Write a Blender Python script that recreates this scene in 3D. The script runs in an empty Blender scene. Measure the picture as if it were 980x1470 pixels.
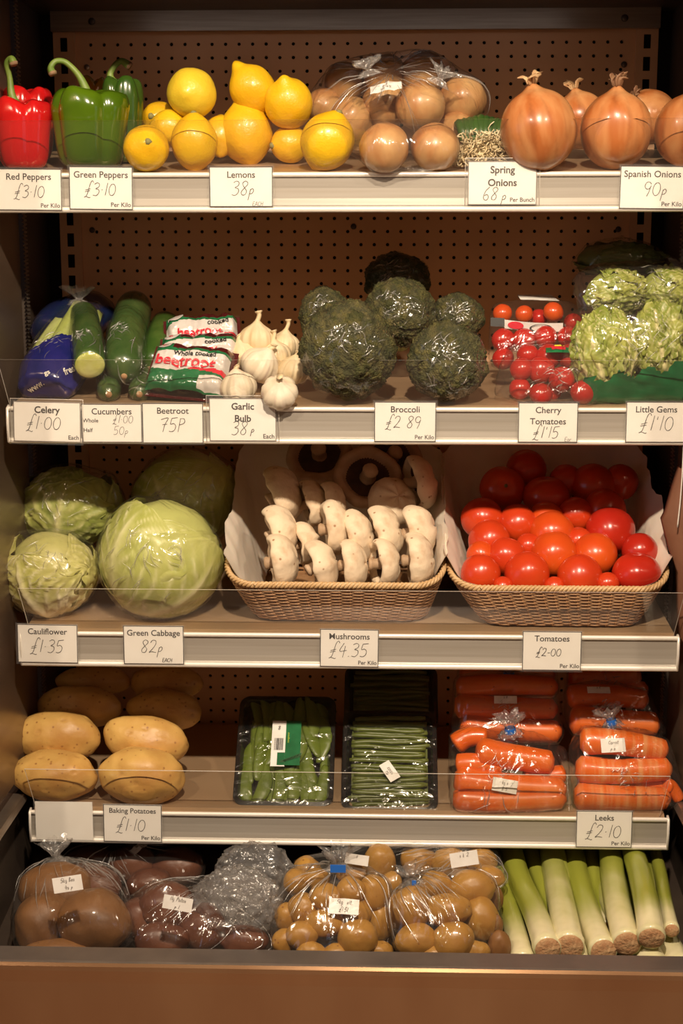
import bpy, bmesh, math, random
from mathutils import Vector, Matrix, noise
from mathutils.bvhtree import BVHTree
random.seed(7)
SC = bpy.context.scene
COL = SC.collection

# ------------------------------------------------------------ camera
F = 2000.0
PITCH, YAW, ROLL = math.radians(10.48), math.radians(1.91), math.radians(0.05)
EYE = Vector((0.058, -2.0, 1.5))
_c, _s = math.cos(YAW), math.sin(YAW)
RIGHT0 = Vector((_c, _s, 0)); FW0 = Vector((-_s, _c, 0)); UP0 = Vector((0, 0, 1))
FWD = (FW0*math.cos(PITCH) - UP0*math.sin(PITCH)).normalized()
UPC = (UP0*math.cos(PITCH) + FW0*math.sin(PITCH)).normalized()
RT = RIGHT0*math.cos(ROLL) - UPC*math.sin(ROLL)*1.0
UPC = RT.cross(FWD).normalized()
cam_d = bpy.data.cameras.new('camera'); cam = bpy.data.objects.new('camera', cam_d); COL.objects.link(cam)
cam_d.sensor_fit = 'VERTICAL'; cam_d.sensor_height = 36.0; cam_d.lens = 36.0*F/1470.0
cam_d.clip_start = 0.05
m = Matrix.Identity(4)
for i in range(3):
    m[i][0] = RT[i]; m[i][1] = UPC[i]; m[i][2] = -FWD[i]; m[i][3] = EYE[i]
cam.matrix_world = m
cam_d.dof.use_dof = True; cam_d.dof.focus_distance = 2.02; cam_d.dof.aperture_fstop = 9.0
SC.camera = cam

# ------------------------------------------------------------ world, lamps, exposure
W = bpy.data.worlds.new('shop'); SC.world = W; W.use_nodes = True
W.node_tree.nodes['Background'].inputs[0].default_value = (1.0, 0.52, 0.30, 1)
W.node_tree.nodes['Background'].inputs[1].default_value = 0.12
SC.view_settings.view_transform = 'Standard'; SC.view_settings.look = 'None'
SC.view_settings.gamma = 1.0; SC.view_settings.use_curve_mapping = False
SC.view_settings.exposure = 0.0
def lamp(name, loc, target, power, col, size, spread=180, shape='DISK', size_y=None):
    d = bpy.data.lights.new(name, 'AREA'); d.shape = shape; d.size = size
    if size_y: d.size_y = size_y
    d.energy = power; d.color = col; d.spread = math.radians(spread)
    o = bpy.data.objects.new(name, d); COL.objects.link(o)
    o.location = loc
    o.rotation_euler = (Vector(target)-Vector(loc)).to_track_quat('-Z', 'Y').to_euler()
    return o
WARM = (1.0, 0.81, 0.60)
for i, (x, y, z, pw) in enumerate(((-0.95, -1.50, 2.50, 9.5), (0.10, -1.50, 2.50, 32.0), (0.95, -1.50, 2.50, 8.0))):
    lamp('ceiling_spotlight', (x, y, z), (x*0.15, 0.05, 1.1), pw, WARM, 0.07, 150)
lamp('window_daylight', (-2.6, -1.6, 1.7), (0, 0.1, 1.1), 3.2, (0.55, 0.72, 1.0), 1.0, 180, 'RECTANGLE', 1.4)
lamp('canopy_sheen_fill', (0, 0.20, 1.872), (0, 0.36, 1.70), 0.03, (0.9, 0.85, 0.85), 0.7, 180, 'RECTANGLE', 0.02)  # added fill without a fixture, for the sheen along the panel top
lamp('window_daylight', (2.9, -1.9, 1.4), (0, 0.1, 0.9), 1.8, (0.5, 0.7, 1.0), 0.9, 180, 'RECTANGLE', 1.3)

# ------------------------------------------------------------ pixel to place
def ray(px, py):
    return (FWD*F + RT*(px-490) - UPC*(py-735)).normalized()
def at(px, py, Y):
    d = ray(px, py); return EYE + d*((Y-EYE.y)/d.y)
def mpp(P):                                    # metres per pixel at P
    return (Vector(P)-EYE).dot(FWD)/F
ZT = {1: 1.613, 2: 1.284, 3: 0.947, 4: 0.664, 5: 0.515}
SL = {1: 0.16, 2: 0.12, 3: 0.09, 4: 0.07, 5: 0.10}
def zs(k, Y): return ZT[k] + SL[k]*Y
def rest(px, py, k, hpx):
    """point on the pixel's ray whose height over shelf k is hpx pixels"""
    lo, hi = -0.25, 0.33
    for _ in range(40):
        mid = (lo+hi)/2; P = at(px, py, mid)
        if P.z - hpx*mpp(P) > zs(k, mid): lo = mid
        else: hi = mid
    return at(px, py, lo)

# ------------------------------------------------------------ materials
def nodes_of(name):
    m = bpy.data.materials.new(name); m.use_nodes = True
    return m, m.node_tree.nodes, m.node_tree.links
def rgba(c): return (c[0], c[1], c[2], 1)
def M(name, col, rough=0.5, metal=0.0, col2=None, nscale=8, stretch=(1,1,1), contrast=(0.35, 0.65),
      bump=None, bstretch=(1,1,1), attr=None, spots=None, sss=0.0, coat=0.0, spec=0.5, aniso=None, sheen=0):
    m, N, L = nodes_of(name); b = N['Principled BSDF']
    b.inputs['Roughness'].default_value = rough; b.inputs['Metallic'].default_value = metal
    b.inputs['Specular IOR Level'].default_value = spec
    b.inputs['Coat Weight'].default_value = coat; b.inputs['Coat Roughness'].default_value = 0.12
    if sss:
        b.inputs['Subsurface Weight'].default_value = sss; b.inputs['Subsurface Radius'].default_value = (0.6, 0.25, 0.12)
        b.inputs['Subsurface Scale'].default_value = 0.012
    tc = N.new('ShaderNodeTexCoord')
    def mapped(st):
        mp = N.new('ShaderNodeMapping'); mp.inputs['Scale'].default_value = st
        L.new(tc.outputs['Object'], mp.inputs['Vector']); return mp.outputs['Vector']
    cur = None
    rgb = N.new('ShaderNodeRGB'); rgb.outputs[0].default_value = rgba(col); cur = rgb.outputs[0]
    def mix(fac, a, c2):
        mx = N.new('ShaderNodeMix'); mx.data_type = 'RGBA'
        L.new(fac, mx.inputs[0]); L.new(a, mx.inputs[6]); mx.inputs[7].default_value = rgba(c2)
        return mx.outputs[2]
    def nz(scale, st, lo, hi, detail=4):
        n = N.new('ShaderNodeTexNoise'); n.inputs['Scale'].default_value = scale; n.inputs['Detail'].default_value = detail
        L.new(mapped(st), n.inputs['Vector'])
        mr = N.new('ShaderNodeMapRange'); mr.inputs[1].default_value = lo; mr.inputs[2].default_value = hi
        L.new(n.outputs['Fac'], mr.inputs[0]); return mr.outputs[0]
    if attr:
        a = N.new('ShaderNodeAttribute'); a.attribute_name = 'k'
        cur = mix(a.outputs['Fac'], cur, attr)
    if col2:
        cur = mix(nz(nscale, stretch, contrast[0], contrast[1]), cur, col2)
    if spots:                                    # (scale, radius, colour)
        v = N.new('ShaderNodeTexVoronoi'); v.inputs['Scale'].default_value = spots[0]; L.new(mapped((1,1,1)), v.inputs['Vector'])
        mr = N.new('ShaderNodeMapRange'); mr.inputs[1].default_value = spots[1]; mr.inputs[2].default_value = spots[1]*0.5
        L.new(v.outputs['Distance'], mr.inputs[0])
        cur = mix(mr.outputs[0], cur, spots[2])
    L.new(cur, b.inputs['Base Color'])
    if aniso:
        tg = N.new('ShaderNodeTangent'); tg.direction_type = 'RADIAL'; tg.axis = 'Z'; L.new(tg.outputs[0], b.inputs['Tangent'])
        b.inputs['Anisotropic'].default_value = aniso[0]; b.inputs['Anisotropic Rotation'].default_value = aniso[1]
    if bump:                                     # (scale, strength, distance)
        n = N.new('ShaderNodeTexNoise'); n.inputs['Scale'].default_value = bump[0]; n.inputs['Detail'].default_value = 3
        L.new(mapped(bstretch), n.inputs['Vector'])
        bp = N.new('ShaderNodeBump'); bp.inputs['Strength'].default_value = bump[1]; bp.inputs['Distance'].default_value = bump[2]
        L.new(n.outputs['Fac'], bp.inputs['Height']); L.new(bp.outputs[0], b.inputs['Normal'])
    return m
def film(name, tint=(1,1,1), gloss=0.55, haze=0.03, nscale=55, strength=0.8, rough=0.09, stretch=(1,1,1), dist=0.004):
    m, N, L = nodes_of(name); N.remove(N['Principled BSDF']); out = N['Material Output']
    tr = N.new('ShaderNodeBsdfTransparent'); tr.inputs[0].default_value = rgba(tint)
    gl = N.new('ShaderNodeBsdfGlossy'); gl.inputs['Roughness'].default_value = rough
    df = N.new('ShaderNodeBsdfDiffuse'); df.inputs[0].default_value = (0.8, 0.8, 0.8, 1)
    tc = N.new('ShaderNodeTexCoord'); mp = N.new('ShaderNodeMapping'); mp.inputs['Scale'].default_value = stretch
    L.new(tc.outputs['Object'], mp.inputs[0])
    n = N.new('ShaderNodeTexNoise'); n.inputs['Scale'].default_value = nscale; n.inputs['Detail'].default_value = 2.5
    n.inputs['Distortion'].default_value = 1.2; L.new(mp.outputs[0], n.inputs['Vector'])
    bp = N.new('ShaderNodeBump'); bp.inputs['Strength'].default_value = strength; bp.inputs['Distance'].default_value = dist
    L.new(n.outputs['Fac'], bp.inputs['Height']); L.new(bp.outputs[0], gl.inputs['Normal'])
    fr = N.new('ShaderNodeLayerWeight'); fr.inputs[0].default_value = 0.5; L.new(bp.outputs[0], fr.inputs['Normal'])
    pw = N.new('ShaderNodeMath'); pw.operation = 'POWER'; L.new(fr.outputs['Facing'], pw.inputs[0]); pw.inputs[1].default_value = 3.5
    mu = N.new('ShaderNodeMath'); mu.operation = 'MULTIPLY_ADD'; mu.use_clamp = True; L.new(pw.outputs[0], mu.inputs[0]); mu.inputs[1].default_value = gloss*0.35; mu.inputs[2].default_value = 0.06*gloss
    m1 = N.new('ShaderNodeMixShader'); m1.inputs[0].default_value = haze; L.new(tr.outputs[0], m1.inputs[1]); L.new(df.outputs[0], m1.inputs[2])
    m2 = N.new('ShaderNodeMixShader'); L.new(mu.outputs[0], m2.inputs[0]); L.new(m1.outputs[0], m2.inputs[1]); L.new(gl.outputs[0], m2.inputs[2])
    L.new(m2.outputs[0], out.inputs[0]); return m

MT = dict(
 steel=M('brushed_steel', (0.42,0.36,0.30), 0.38, 0.85, (0.34,0.29,0.24), 30, (0.3,1,8), bump=(60,0.05,0.001), bstretch=(0.2,1,10)),
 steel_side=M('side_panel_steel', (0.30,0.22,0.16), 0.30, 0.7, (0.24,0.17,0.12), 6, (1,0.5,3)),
 frontsteel=M('front_panel_steel', (0.46,0.27,0.145), 0.27, 0.75, (0.40,0.22,0.115), 9, (1,1,0.35), bump=(40,0.12,0.001), bstretch=(0.02,1,16), aniso=(0.85, 0.25)),
 panel=M('perforated_panel', (0.74,0.44,0.25), 0.45, 0.1, (0.66,0.38,0.21), 5, (1,1,1.5)),
 ledge=M('ledge_steel', (0.30,0.25,0.22), 0.35, 0.7, (0.25,0.21,0.19), 20),
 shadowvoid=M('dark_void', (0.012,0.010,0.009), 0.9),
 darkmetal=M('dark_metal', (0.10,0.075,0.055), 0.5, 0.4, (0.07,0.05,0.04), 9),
 shelf=M('shelf_metal', (0.55,0.38,0.23), 0.34, 0.4, (0.48,0.32,0.19), 7, (0.4,1,1)),
 rail=M('price_rail', (0.41,0.376,0.33), 0.42, 0.25, (0.37,0.335,0.285), 70, (0.05,1,3)),
 railedge=M('rail_bright_edge', (0.85,0.80,0.72), 0.3, 0.2),
 edge=M('acrylic_edge', (0.75,0.70,0.62), 0.25, 0.0),
 card=M('price_card_paper', (0.86,0.83,0.78), 0.55, 0, (0.82,0.78,0.72), 25),
 print=M('printed_ink', (0.045,0.035,0.03), 0.6), fade=M('faded_ink', (0.22,0.19,0.17), 0.6),
 pen=M('pen_ink', (0.055,0.045,0.04), 0.6), penf=M('faint_pen_ink', (0.2,0.17,0.15), 0.6),
 red_pepper=M('red_pepper_skin', (0.62,0.012,0.012), 0.16, 0, (0.50,0.008,0.012), 14, coat=0.5, sss=0.08),
 green_pepper=M('green_pepper_skin', (0.07,0.135,0.004), 0.17, 0, (0.04,0.09,0.004), 12, coat=0.5),
 shaded_green_pepper=M('shaded_green_pepper_skin', (0.025,0.075,0.008), 0.2, 0, (0.05,0.08,0.01), 10, coat=0.4),  # green pepper skin darkened for the canopy's shade at the back
 orange_flush=M('orange_flushed_skin', (0.6,0.16,0.01), 0.2, 0, (0.2,0.2,0.01), 20, coat=0.4),
 stem=M('pepper_stem', (0.20,0.27,0.05), 0.5, 0, (0.12,0.20,0.03), 40, bump=(120,0.3,0.001)),
 stem_end=M('dry_stem_end', (0.32,0.20,0.11), 0.8, 0, (0.2,0.1,0.06), 60),
 lemon=M('lemon_rind', (0.78,0.49,0.012), 0.36, 0, (0.70,0.39,0.010), 7, bump=(330,0.35,0.0012), sss=0.08, coat=0.15),
 lemon_pale=M('pale_lemon_rind', (0.78,0.58,0.04), 0.38, 0, (0.70,0.50,0.03), 8, bump=(330,0.3,0.0012), sss=0.08, coat=0.15),
 calyx=M('lemon_calyx', (0.22,0.20,0.07), 0.8),
 onion=M('onion_skin', (0.42,0.13,0.035), 0.3, 0, (0.58,0.28,0.11), 30, (1,1,0.10), (0.38,0.66), bump=(90,0.2,0.001), bstretch=(1,1,0.08), coat=0.25, attr=(0.24,0.07,0.02)),
 onion2=M('small_onion_skin', (0.42,0.155,0.045), 0.35, 0, (0.60,0.36,0.15), 22, (1,1,0.5), (0.35,0.66), coat=0.2, attr=(0.22,0.08,0.03)),
 papery=M('papery_skin', (0.62,0.42,0.22), 0.6, 0, (0.38,0.2,0.09), 60, bump=(150,0.4,0.001)),
 papery_dark=M('dark_papery_skin', (0.30,0.17,0.09), 0.6, 0, (0.18,0.08,0.04), 60),
 rootlet=M('pale_rootlets', (0.86,0.76,0.52), 0.7, 0, (0.72,0.58,0.36), 60),
 scallion=M('scallion_green', (0.045,0.11,0.014), 0.4, 0, (0.02,0.06,0.01), 30, (1,1,0.3)),
 celery=M('celery_stalk', (0.42,0.50,0.10), 0.35, 0, (0.50,0.56,0.20), 60, (1,1,0.1), attr=(0.62,0.42,0.2)),
 bluefilm=M('blue_sleeve_print', (0.010,0.016,0.12), 0.2, 0, (0.02,0.02,0.16), 30, bump=(60,0.5,0.003), coat=0.6),
 bluedark=M('dark_blue_sleeve_print', (0.010,0.014,0.075), 0.2, 0, (0.01,0.02,0.05), 30, bump=(60,0.5,0.003), coat=0.6),
 white=M('white_print', (0.80,0.78,0.74), 0.35), white_s=M('white_sticker', (0.84,0.82,0.78), 0.4, 0, (0.78,0.75,0.70), 60),
 cuke=M('cucumber_skin', (0.035,0.085,0.014), 0.3, 0, (0.09,0.15,0.03), 18, (1,1,0.12), (0.45,0.7), bump=(120,0.25,0.001), coat=0.3),
 cuke_cut=M('cucumber_flesh', (0.62,0.66,0.16), 0.3, 0, (0.70,0.72,0.28), 70, attr=(0.50,0.55,0.10), sss=0.1),
 printgreen=M('green_print', (0.015,0.11,0.04), 0.25, 0, (0.02,0.16,0.06), 40, coat=0.4),
 printred=M('red_print', (0.62,0.03,0.05), 0.3, coat=0.4), printwhite=M('white_pack_print', (0.62,0.58,0.55), 0.25, coat=0.4),
 beet=M('dark_beetroot', (0.10,0.012,0.012), 0.18, 0, (0.05,0.006,0.008), 20, coat=0.6),
 black=M('black_print', (0.02,0.02,0.02), 0.4),
 garlic=M('garlic_skin', (0.74,0.62,0.44), 0.45, 0, (0.80,0.72,0.58), 30, (1,1,0.15), bump=(70,0.25,0.001), bstretch=(1,1,0.1), attr=(0.60,0.40,0.34)),
 garlic_dry=M('garlic_dry_skin', (0.66,0.50,0.28), 0.55, 0, (0.74,0.62,0.42), 40, (1,1,0.2), bump=(90,0.4,0.001)),
 broc=M('broccoli_florets', (0.042,0.045,0.008), 0.75, 0, (0.115,0.10,0.026), 75, (1,1,1), (0.42,0.66), bump=(330,1.0,0.006)),
 broc_shade=M('shaded_broccoli_florets', (0.028,0.045,0.012), 0.8, 0, (0.05,0.06,0.02), 26, bump=(420,0.9,0.003)),  # floret colour darkened to paint in the shade under the top shelf
 tomato=M('tomato_skin', (0.60,0.060,0.010), 0.27, 0, (0.54,0.040,0.010), 9, coat=0.2, sss=0.05),
 tomato_or=M('orange_tomato_skin', (0.66,0.10,0.012), 0.27, 0, (0.60,0.065,0.010), 9, coat=0.2, sss=0.05),
 tomato_dk=M('deep_red_tomato_skin', (0.52,0.028,0.010), 0.25, 0, (0.46,0.020,0.01), 9, coat=0.25, sss=0.05),
 cherry=M('cherry_tomato_skin', (0.50,0.022,0.014), 0.25, 0, (0.44,0.018,0.012), 9, coat=0.3, sss=0.05),
 scar=M('stem_scar', (0.16,0.13,0.04), 0.8),
 gem=M('little_gem_leaf', (0.22,0.28,0.03), 0.4, 0, (0.42,0.44,0.10), 24, (1,1,1), (0.42,0.66), attr=(0.80,0.72,0.38), bump=(110,0.35,0.002)),
 gem_shade=M('shaded_gem_leaf', (0.10,0.15,0.03), 0.5, 0, (0.15,0.2,0.05), 24, attr=(0.26,0.28,0.12), bump=(110,0.35,0.002)),  # gem leaf with the back-of-shelf shade put into its colour
 cauli=M('cauliflower_leaf', (0.46,0.46,0.10), 0.38, 0, (0.66,0.62,0.24), 16, (1,1,1), (0.35,0.7), attr=(0.94,0.87,0.62), bump=(60,0.25,0.002)),
 cauli_g=M('green_cauliflower_leaf', (0.27,0.33,0.06), 0.4, 0, (0.42,0.44,0.11), 16, attr=(0.78,0.74,0.38), bump=(60,0.25,0.002)),
 cabbage=M('cabbage_leaf', (0.42,0.46,0.10), 0.33, 0, (0.55,0.56,0.18), 10, (1,1,1), (0.35,0.7), attr=(0.86,0.84,0.50), bump=(45,0.2,0.002)),
 wicker=M('woven_wicker', (0.34,0.175,0.08), 0.5, 0, (0.46,0.26,0.13), 50, bump=(200,0.3,0.001)),
 rimw=M('wicker_rim', (0.50,0.31,0.14), 0.42, 0, (0.62,0.42,0.22), 60, bump=(200,0.3,0.001)),
 liner=M('paper_liner', (0.80,0.72,0.62), 0.6, 0, (0.74,0.65,0.54), 18, bump=(30,0.2,0.003), sss=0.1),
 mush=M('mushroom_cap', (0.78,0.63,0.45), 0.6, 0, (0.50,0.32,0.18), 30, (1,1,1), (0.52,0.78), bump=(110,0.6,0.002), spots=(55,0.14,(0.36,0.2,0.1))),
 mush_r=M('mushroom_rim', (0.50,0.35,0.24), 0.65, 0, (0.40,0.26,0.17), 40, bump=(90,0.4,0.0015)),
 gills=M('mushroom_gills', (0.085,0.045,0.03), 0.8, 0, (0.05,0.025,0.018), 50),
 mstem=M('mushroom_stem', (0.60,0.44,0.30), 0.65, 0, (0.45,0.30,0.18), 40),
 potato=M('potato_skin', (0.67,0.42,0.125), 0.42, 0, (0.50,0.25,0.065), 15, (1,1,1), (0.4,0.7), bump=(150,0.3,0.0015), spots=(85,0.2,(0.36,0.17,0.05)), attr=(0.30,0.15,0.05)),
 potato_s=M('small_potato_skin', (0.49,0.265,0.05), 0.38, 0, (0.37,0.18,0.034), 18, bump=(150,0.25,0.0012), spots=(75,0.14,(0.24,0.10,0.03))),
 swede=M('russet_brown_skin', (0.25,0.115,0.036), 0.5, 0, (0.15,0.065,0.02), 12, bump=(110,0.3,0.0015), spots=(60,0.12,(0.14,0.07,0.03))),
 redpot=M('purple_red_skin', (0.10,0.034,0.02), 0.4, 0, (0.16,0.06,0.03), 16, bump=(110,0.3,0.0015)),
 tray=M('black_plastic_tray', (0.006,0.006,0.006), 0.2, 0, coat=0.3),
 pod=M('mangetout_pod', (0.080,0.120,0.010), 0.35, 0, (0.12,0.165,0.018), 25, attr=(0.14,0.19,0.03)),
 bean=M('green_bean', (0.075,0.098,0.012), 0.38, 0, (0.12,0.145,0.022), 30),
 carrot=M('carrot_skin', (0.74,0.125,0.008), 0.32, 0, (0.80,0.25,0.05), 34, (1,1,0.05), (0.48,0.74), coat=0.3, spots=(60,0.10,(0.45,0.08,0.01))),
 carrot_band=M('banded_carrot_skin', (0.76,0.14,0.01), 0.35, 0, (0.80,0.32,0.11), 16, (0.5,0.5,5.5), (0.44,0.64), coat=0.25),
 bluetape=M('blue_tape', (0.02,0.14,0.55), 0.35), 
 leek=M('leek_shank', (0.25,0.28,0.03), 0.33, 0, (0.32,0.34,0.05), 7, (1,1,1), attr=(0.86,0.77,0.52), coat=0.3),
 leek_cut=M('leek_root_plate', (0.40,0.20,0.09), 0.8, 0, (0.52,0.32,0.16), 120, bump=(200,0.8,0.003)),
 leafc=M('collar_leaf', (0.4,0.5,0.1), 0.4),
 reflection_brown=M('reflected_brown', (0.22,0.095,0.05), 0.7, 0, (0.17,0.07,0.04), 9, bump=(40,0.3,0.003)),  # brown of the side-wall reflection, put into a solid colour
 reflection_line=M('reflected_white_line', (0.78,0.74,0.68), 0.7),  # pale line belonging to that same reflection
 shopfloor=M('shop_floor_tiles', (0.34,0.20,0.12), 0.5, 0, (0.28,0.16,0.09), 3),
 film=film('clear_film', gloss=1.0, haze=0.008, rough=0.15, nscale=24, dist=0.009),
 fold=film('film_fold', gloss=3.2, haze=0.12, strength=0.0, rough=0.2),
 filmw=film('wrinkled_film', gloss=1.25, haze=0.012, nscale=17, strength=1.0, dist=0.018, rough=0.15, stretch=(1,1,0.6)),
 filmbag=film('polythene_bag', (0.98,0.97,0.96), gloss=1.3, haze=0.014, nscale=19, strength=1.0, stretch=(1,0.8,0.28), dist=0.016, rough=0.15),
 filmcr=film('crumpled_polythene', (0.96,0.94,0.92), gloss=1.4, haze=0.10, nscale=45, strength=1.0, dist=0.01, rough=0.2),
 acrylic=film('clear_acrylic', (0.97,0.965,0.95), gloss=0.5, haze=0.008, strength=0.0, rough=0.03),
 sleeve=film('card_sleeve', (0.98,0.98,0.97), gloss=0.5, haze=0.06, strength=0.0, rough=0.1),
)

# ------------------------------------------------------------ mesh helpers
def mesh_obj(name, V, Fc, mat, parent=None, smooth=True, midx=None, k=None, link=True):
    me = bpy.data.meshes.new(name); me.from_pydata([tuple(v) for v in V], [], Fc)
    mats = mat if isinstance(mat, (list, tuple)) else [mat]
    for mm in mats: me.materials.append(MT[mm] if isinstance(mm, str) else mm)
    if midx: me.polygons.foreach_set('material_index', midx)
    if smooth: me.polygons.foreach_set('use_smooth', [True]*len(me.polygons))
    if k is not None:
        a = me.attributes.new('k', 'FLOAT', 'POINT'); a.data.foreach_set('value', k)
    me.update()
    o = bpy.data.objects.new(name, me)
    if link: COL.objects.link(o)
    if parent: o.parent = parent
    return o
def tag(o, label, cat, group=None, kind=None):
    o['label'] = label; o['category'] = cat
    if group: o['group'] = group
    if kind: o['kind'] = kind
    return o
def thing(name, label, cat, loc=(0,0,0), group=None, M3=None):
    o = bpy.data.objects.new(name, None); COL.objects.link(o); o.empty_display_size = 0.02
    if M3 is not None:
        mm = M3.to_4x4(); mm.translation = Vector(loc); o.matrix_world = mm
    else: o.location = loc
    return tag(o, label, cat, group)
def struct(o): o['kind'] = 'structure'; return o
def Wm(o):
    return (Wm(o.parent) @ o.matrix_basis) if o.parent else o.matrix_basis.copy()
def kids(o):
    return [c for c in COL.objects if c.parent == o]
def dup(root, label, group=None):
    def rec(o, par):
        c = o.copy(); COL.objects.link(c); c.parent = par
        for ch in KID.get(o.name, []): rec(ch, c)
        return c
    c = rec(root, None); c['label'] = label
    if group: c['group'] = group
    return c
KID = {}
def reg(root):
    for ch in kids(root):
        KID.setdefault(root.name, []).append(ch); reg(ch)
def basis(z, xh=(1,0,0)):
    z = Vector(z).normalized(); xh = Vector(xh)
    if abs(z.dot(xh.normalized())) > 0.95: xh = Vector((0,1,0))
    x = (xh - z*xh.dot(z)).normalized(); y = z.cross(x)
    return Matrix((x, y, z)).transposed()
ICO = {}
def ico(n):
    if n not in ICO:
        bm = bmesh.new(); bmesh.ops.create_icosphere(bm, subdivisions=n, radius=1)
        ICO[n] = ([v.co.copy() for v in bm.verts], [tuple(v.index for v in f.verts) for f in bm.faces]); bm.free()
    return ICO[n]
def cat_rom(P, n):
    P = [Vector(p) for p in P]; out = []
    Q = [P[0]*2-P[1]] + P + [P[-1]*2-P[-2]]
    for i in range(1, len(Q)-2):
        for j in range(n):
            t = j/n; a, b, c, d = Q[i-1:i+3]
            out.append(0.5*((2*b) + (c-a)*t + (2*a-5*b+4*c-d)*t*t + (3*b-a-3*c+d)*t**3))
    out.append(P[-1]); return out
def lathe(prof, n, fn=None):
    V, Fc = [], []; rings = []
    for (r, z) in prof:
        if r < 1e-6: rings.append([len(V)]); V.append(Vector((0,0,z)))
        else:
            rg = []
            for i in range(n):
                a = 2*math.pi*i/n; rg.append(len(V)); V.append(Vector((r*math.cos(a), r*math.sin(a), z)))
            rings.append(rg)
    for A, B in zip(rings[:-1], rings[1:]):
        if len(A) == 1 and len(B) == 1: continue
        for i in range(n):
            j = (i+1) % n
            if len(A) == 1: Fc.append((A[0], B[j], B[i]))
            elif len(B) == 1: Fc.append((A[i], A[j], B[0]))
            else: Fc.append((A[i], A[j], B[j], B[i]))
    if fn: V = [fn(v) for v in V]
    return V, Fc
def tube(P, R, n=8, cap=True, squash=1.0, fn=None):
    P = [Vector(p) for p in P]; V, Fc = [], []
    if not isinstance(R, (list, tuple)): R = [R]*len(P)
    t0 = (P[1]-P[0]).normalized(); x = t0.orthogonal().normalized(); prev = None
    for i, p in enumerate(P):
        t = (P[min(i+1, len(P)-1)]-P[max(i-1, 0)]).normalized()
        x = (x - t*x.dot(t)).normalized(); y = t.cross(x)
        base = len(V)
        for k in range(n):
            a = 2*math.pi*k/n; rr = R[i]*(fn(i, a) if fn else 1)
            V.append(p + x*math.cos(a)*rr + y*math.sin(a)*rr*squash)
        if prev is not None:
            for k in range(n): Fc.append((prev+k, prev+(k+1) % n, base+(k+1) % n, base+k))
        prev = base
    if cap:
        Fc.append(tuple(range(n-1, -1, -1))); Fc.append(tuple(range(prev, prev+n)))
    return V, Fc
def join(parts):
    V, Fc = [], []
    for v, f in parts:
        b = len(V); V += v; Fc += [tuple(i+b for i in q) for q in f]
    return V, Fc
def box(x0, x1, y0, y1, z0, z1):
    V = [Vector(p) for p in ((x0,y0,z0),(x1,y0,z0),(x1,y1,z0),(x0,y1,z0),(x0,y0,z1),(x1,y0,z1),(x1,y1,z1),(x0,y1,z1))]
    return V, [(0,3,2,1),(4,5,6,7),(0,1,5,4),(1,2,6,5),(2,3,7,6),(3,0,4,7)]
def bevel(o, w, seg=2):
    md = o.modifiers.new('bevel', 'BEVEL'); md.width = w; md.segments = seg; md.limit_method = 'ANGLE'; return o
def extrude_x(prof, x0, x1, closed=False):
    n = len(prof); V = [Vector((x0, y, z)) for y, z in prof] + [Vector((x1, y, z)) for y, z in prof]
    Fc = [(i, i+1, n+i+1, n+i) for i in range(n-1)]
    if closed: Fc += [(n-1, 0, n, 2*n-1), tuple(range(n-1,-1,-1)), tuple(range(n, 2*n))]
    return V, Fc
def blob(rad, seed, amp=0.08, freq=1.2, sub=4, fine=0.0):
    V0, Fc = ico(sub); V = []
    off = Vector((seed*3.7, seed*1.3, seed*2.1))
    for d in V0:
        s = 1 + amp*noise.noise(d*freq+off) + amp*0.4*noise.noise(d*freq*2.4+off)
        if fine: s += fine*noise.noise(d*9+off)
        V.append(Vector((d.x*rad[0], d.y*rad[1], d.z*rad[2]))*s)
    return V, Fc
def sm(a, b, t):
    t = max(0, min(1, (t-a)/(b-a))); return t*t*(3-2*t)

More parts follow.
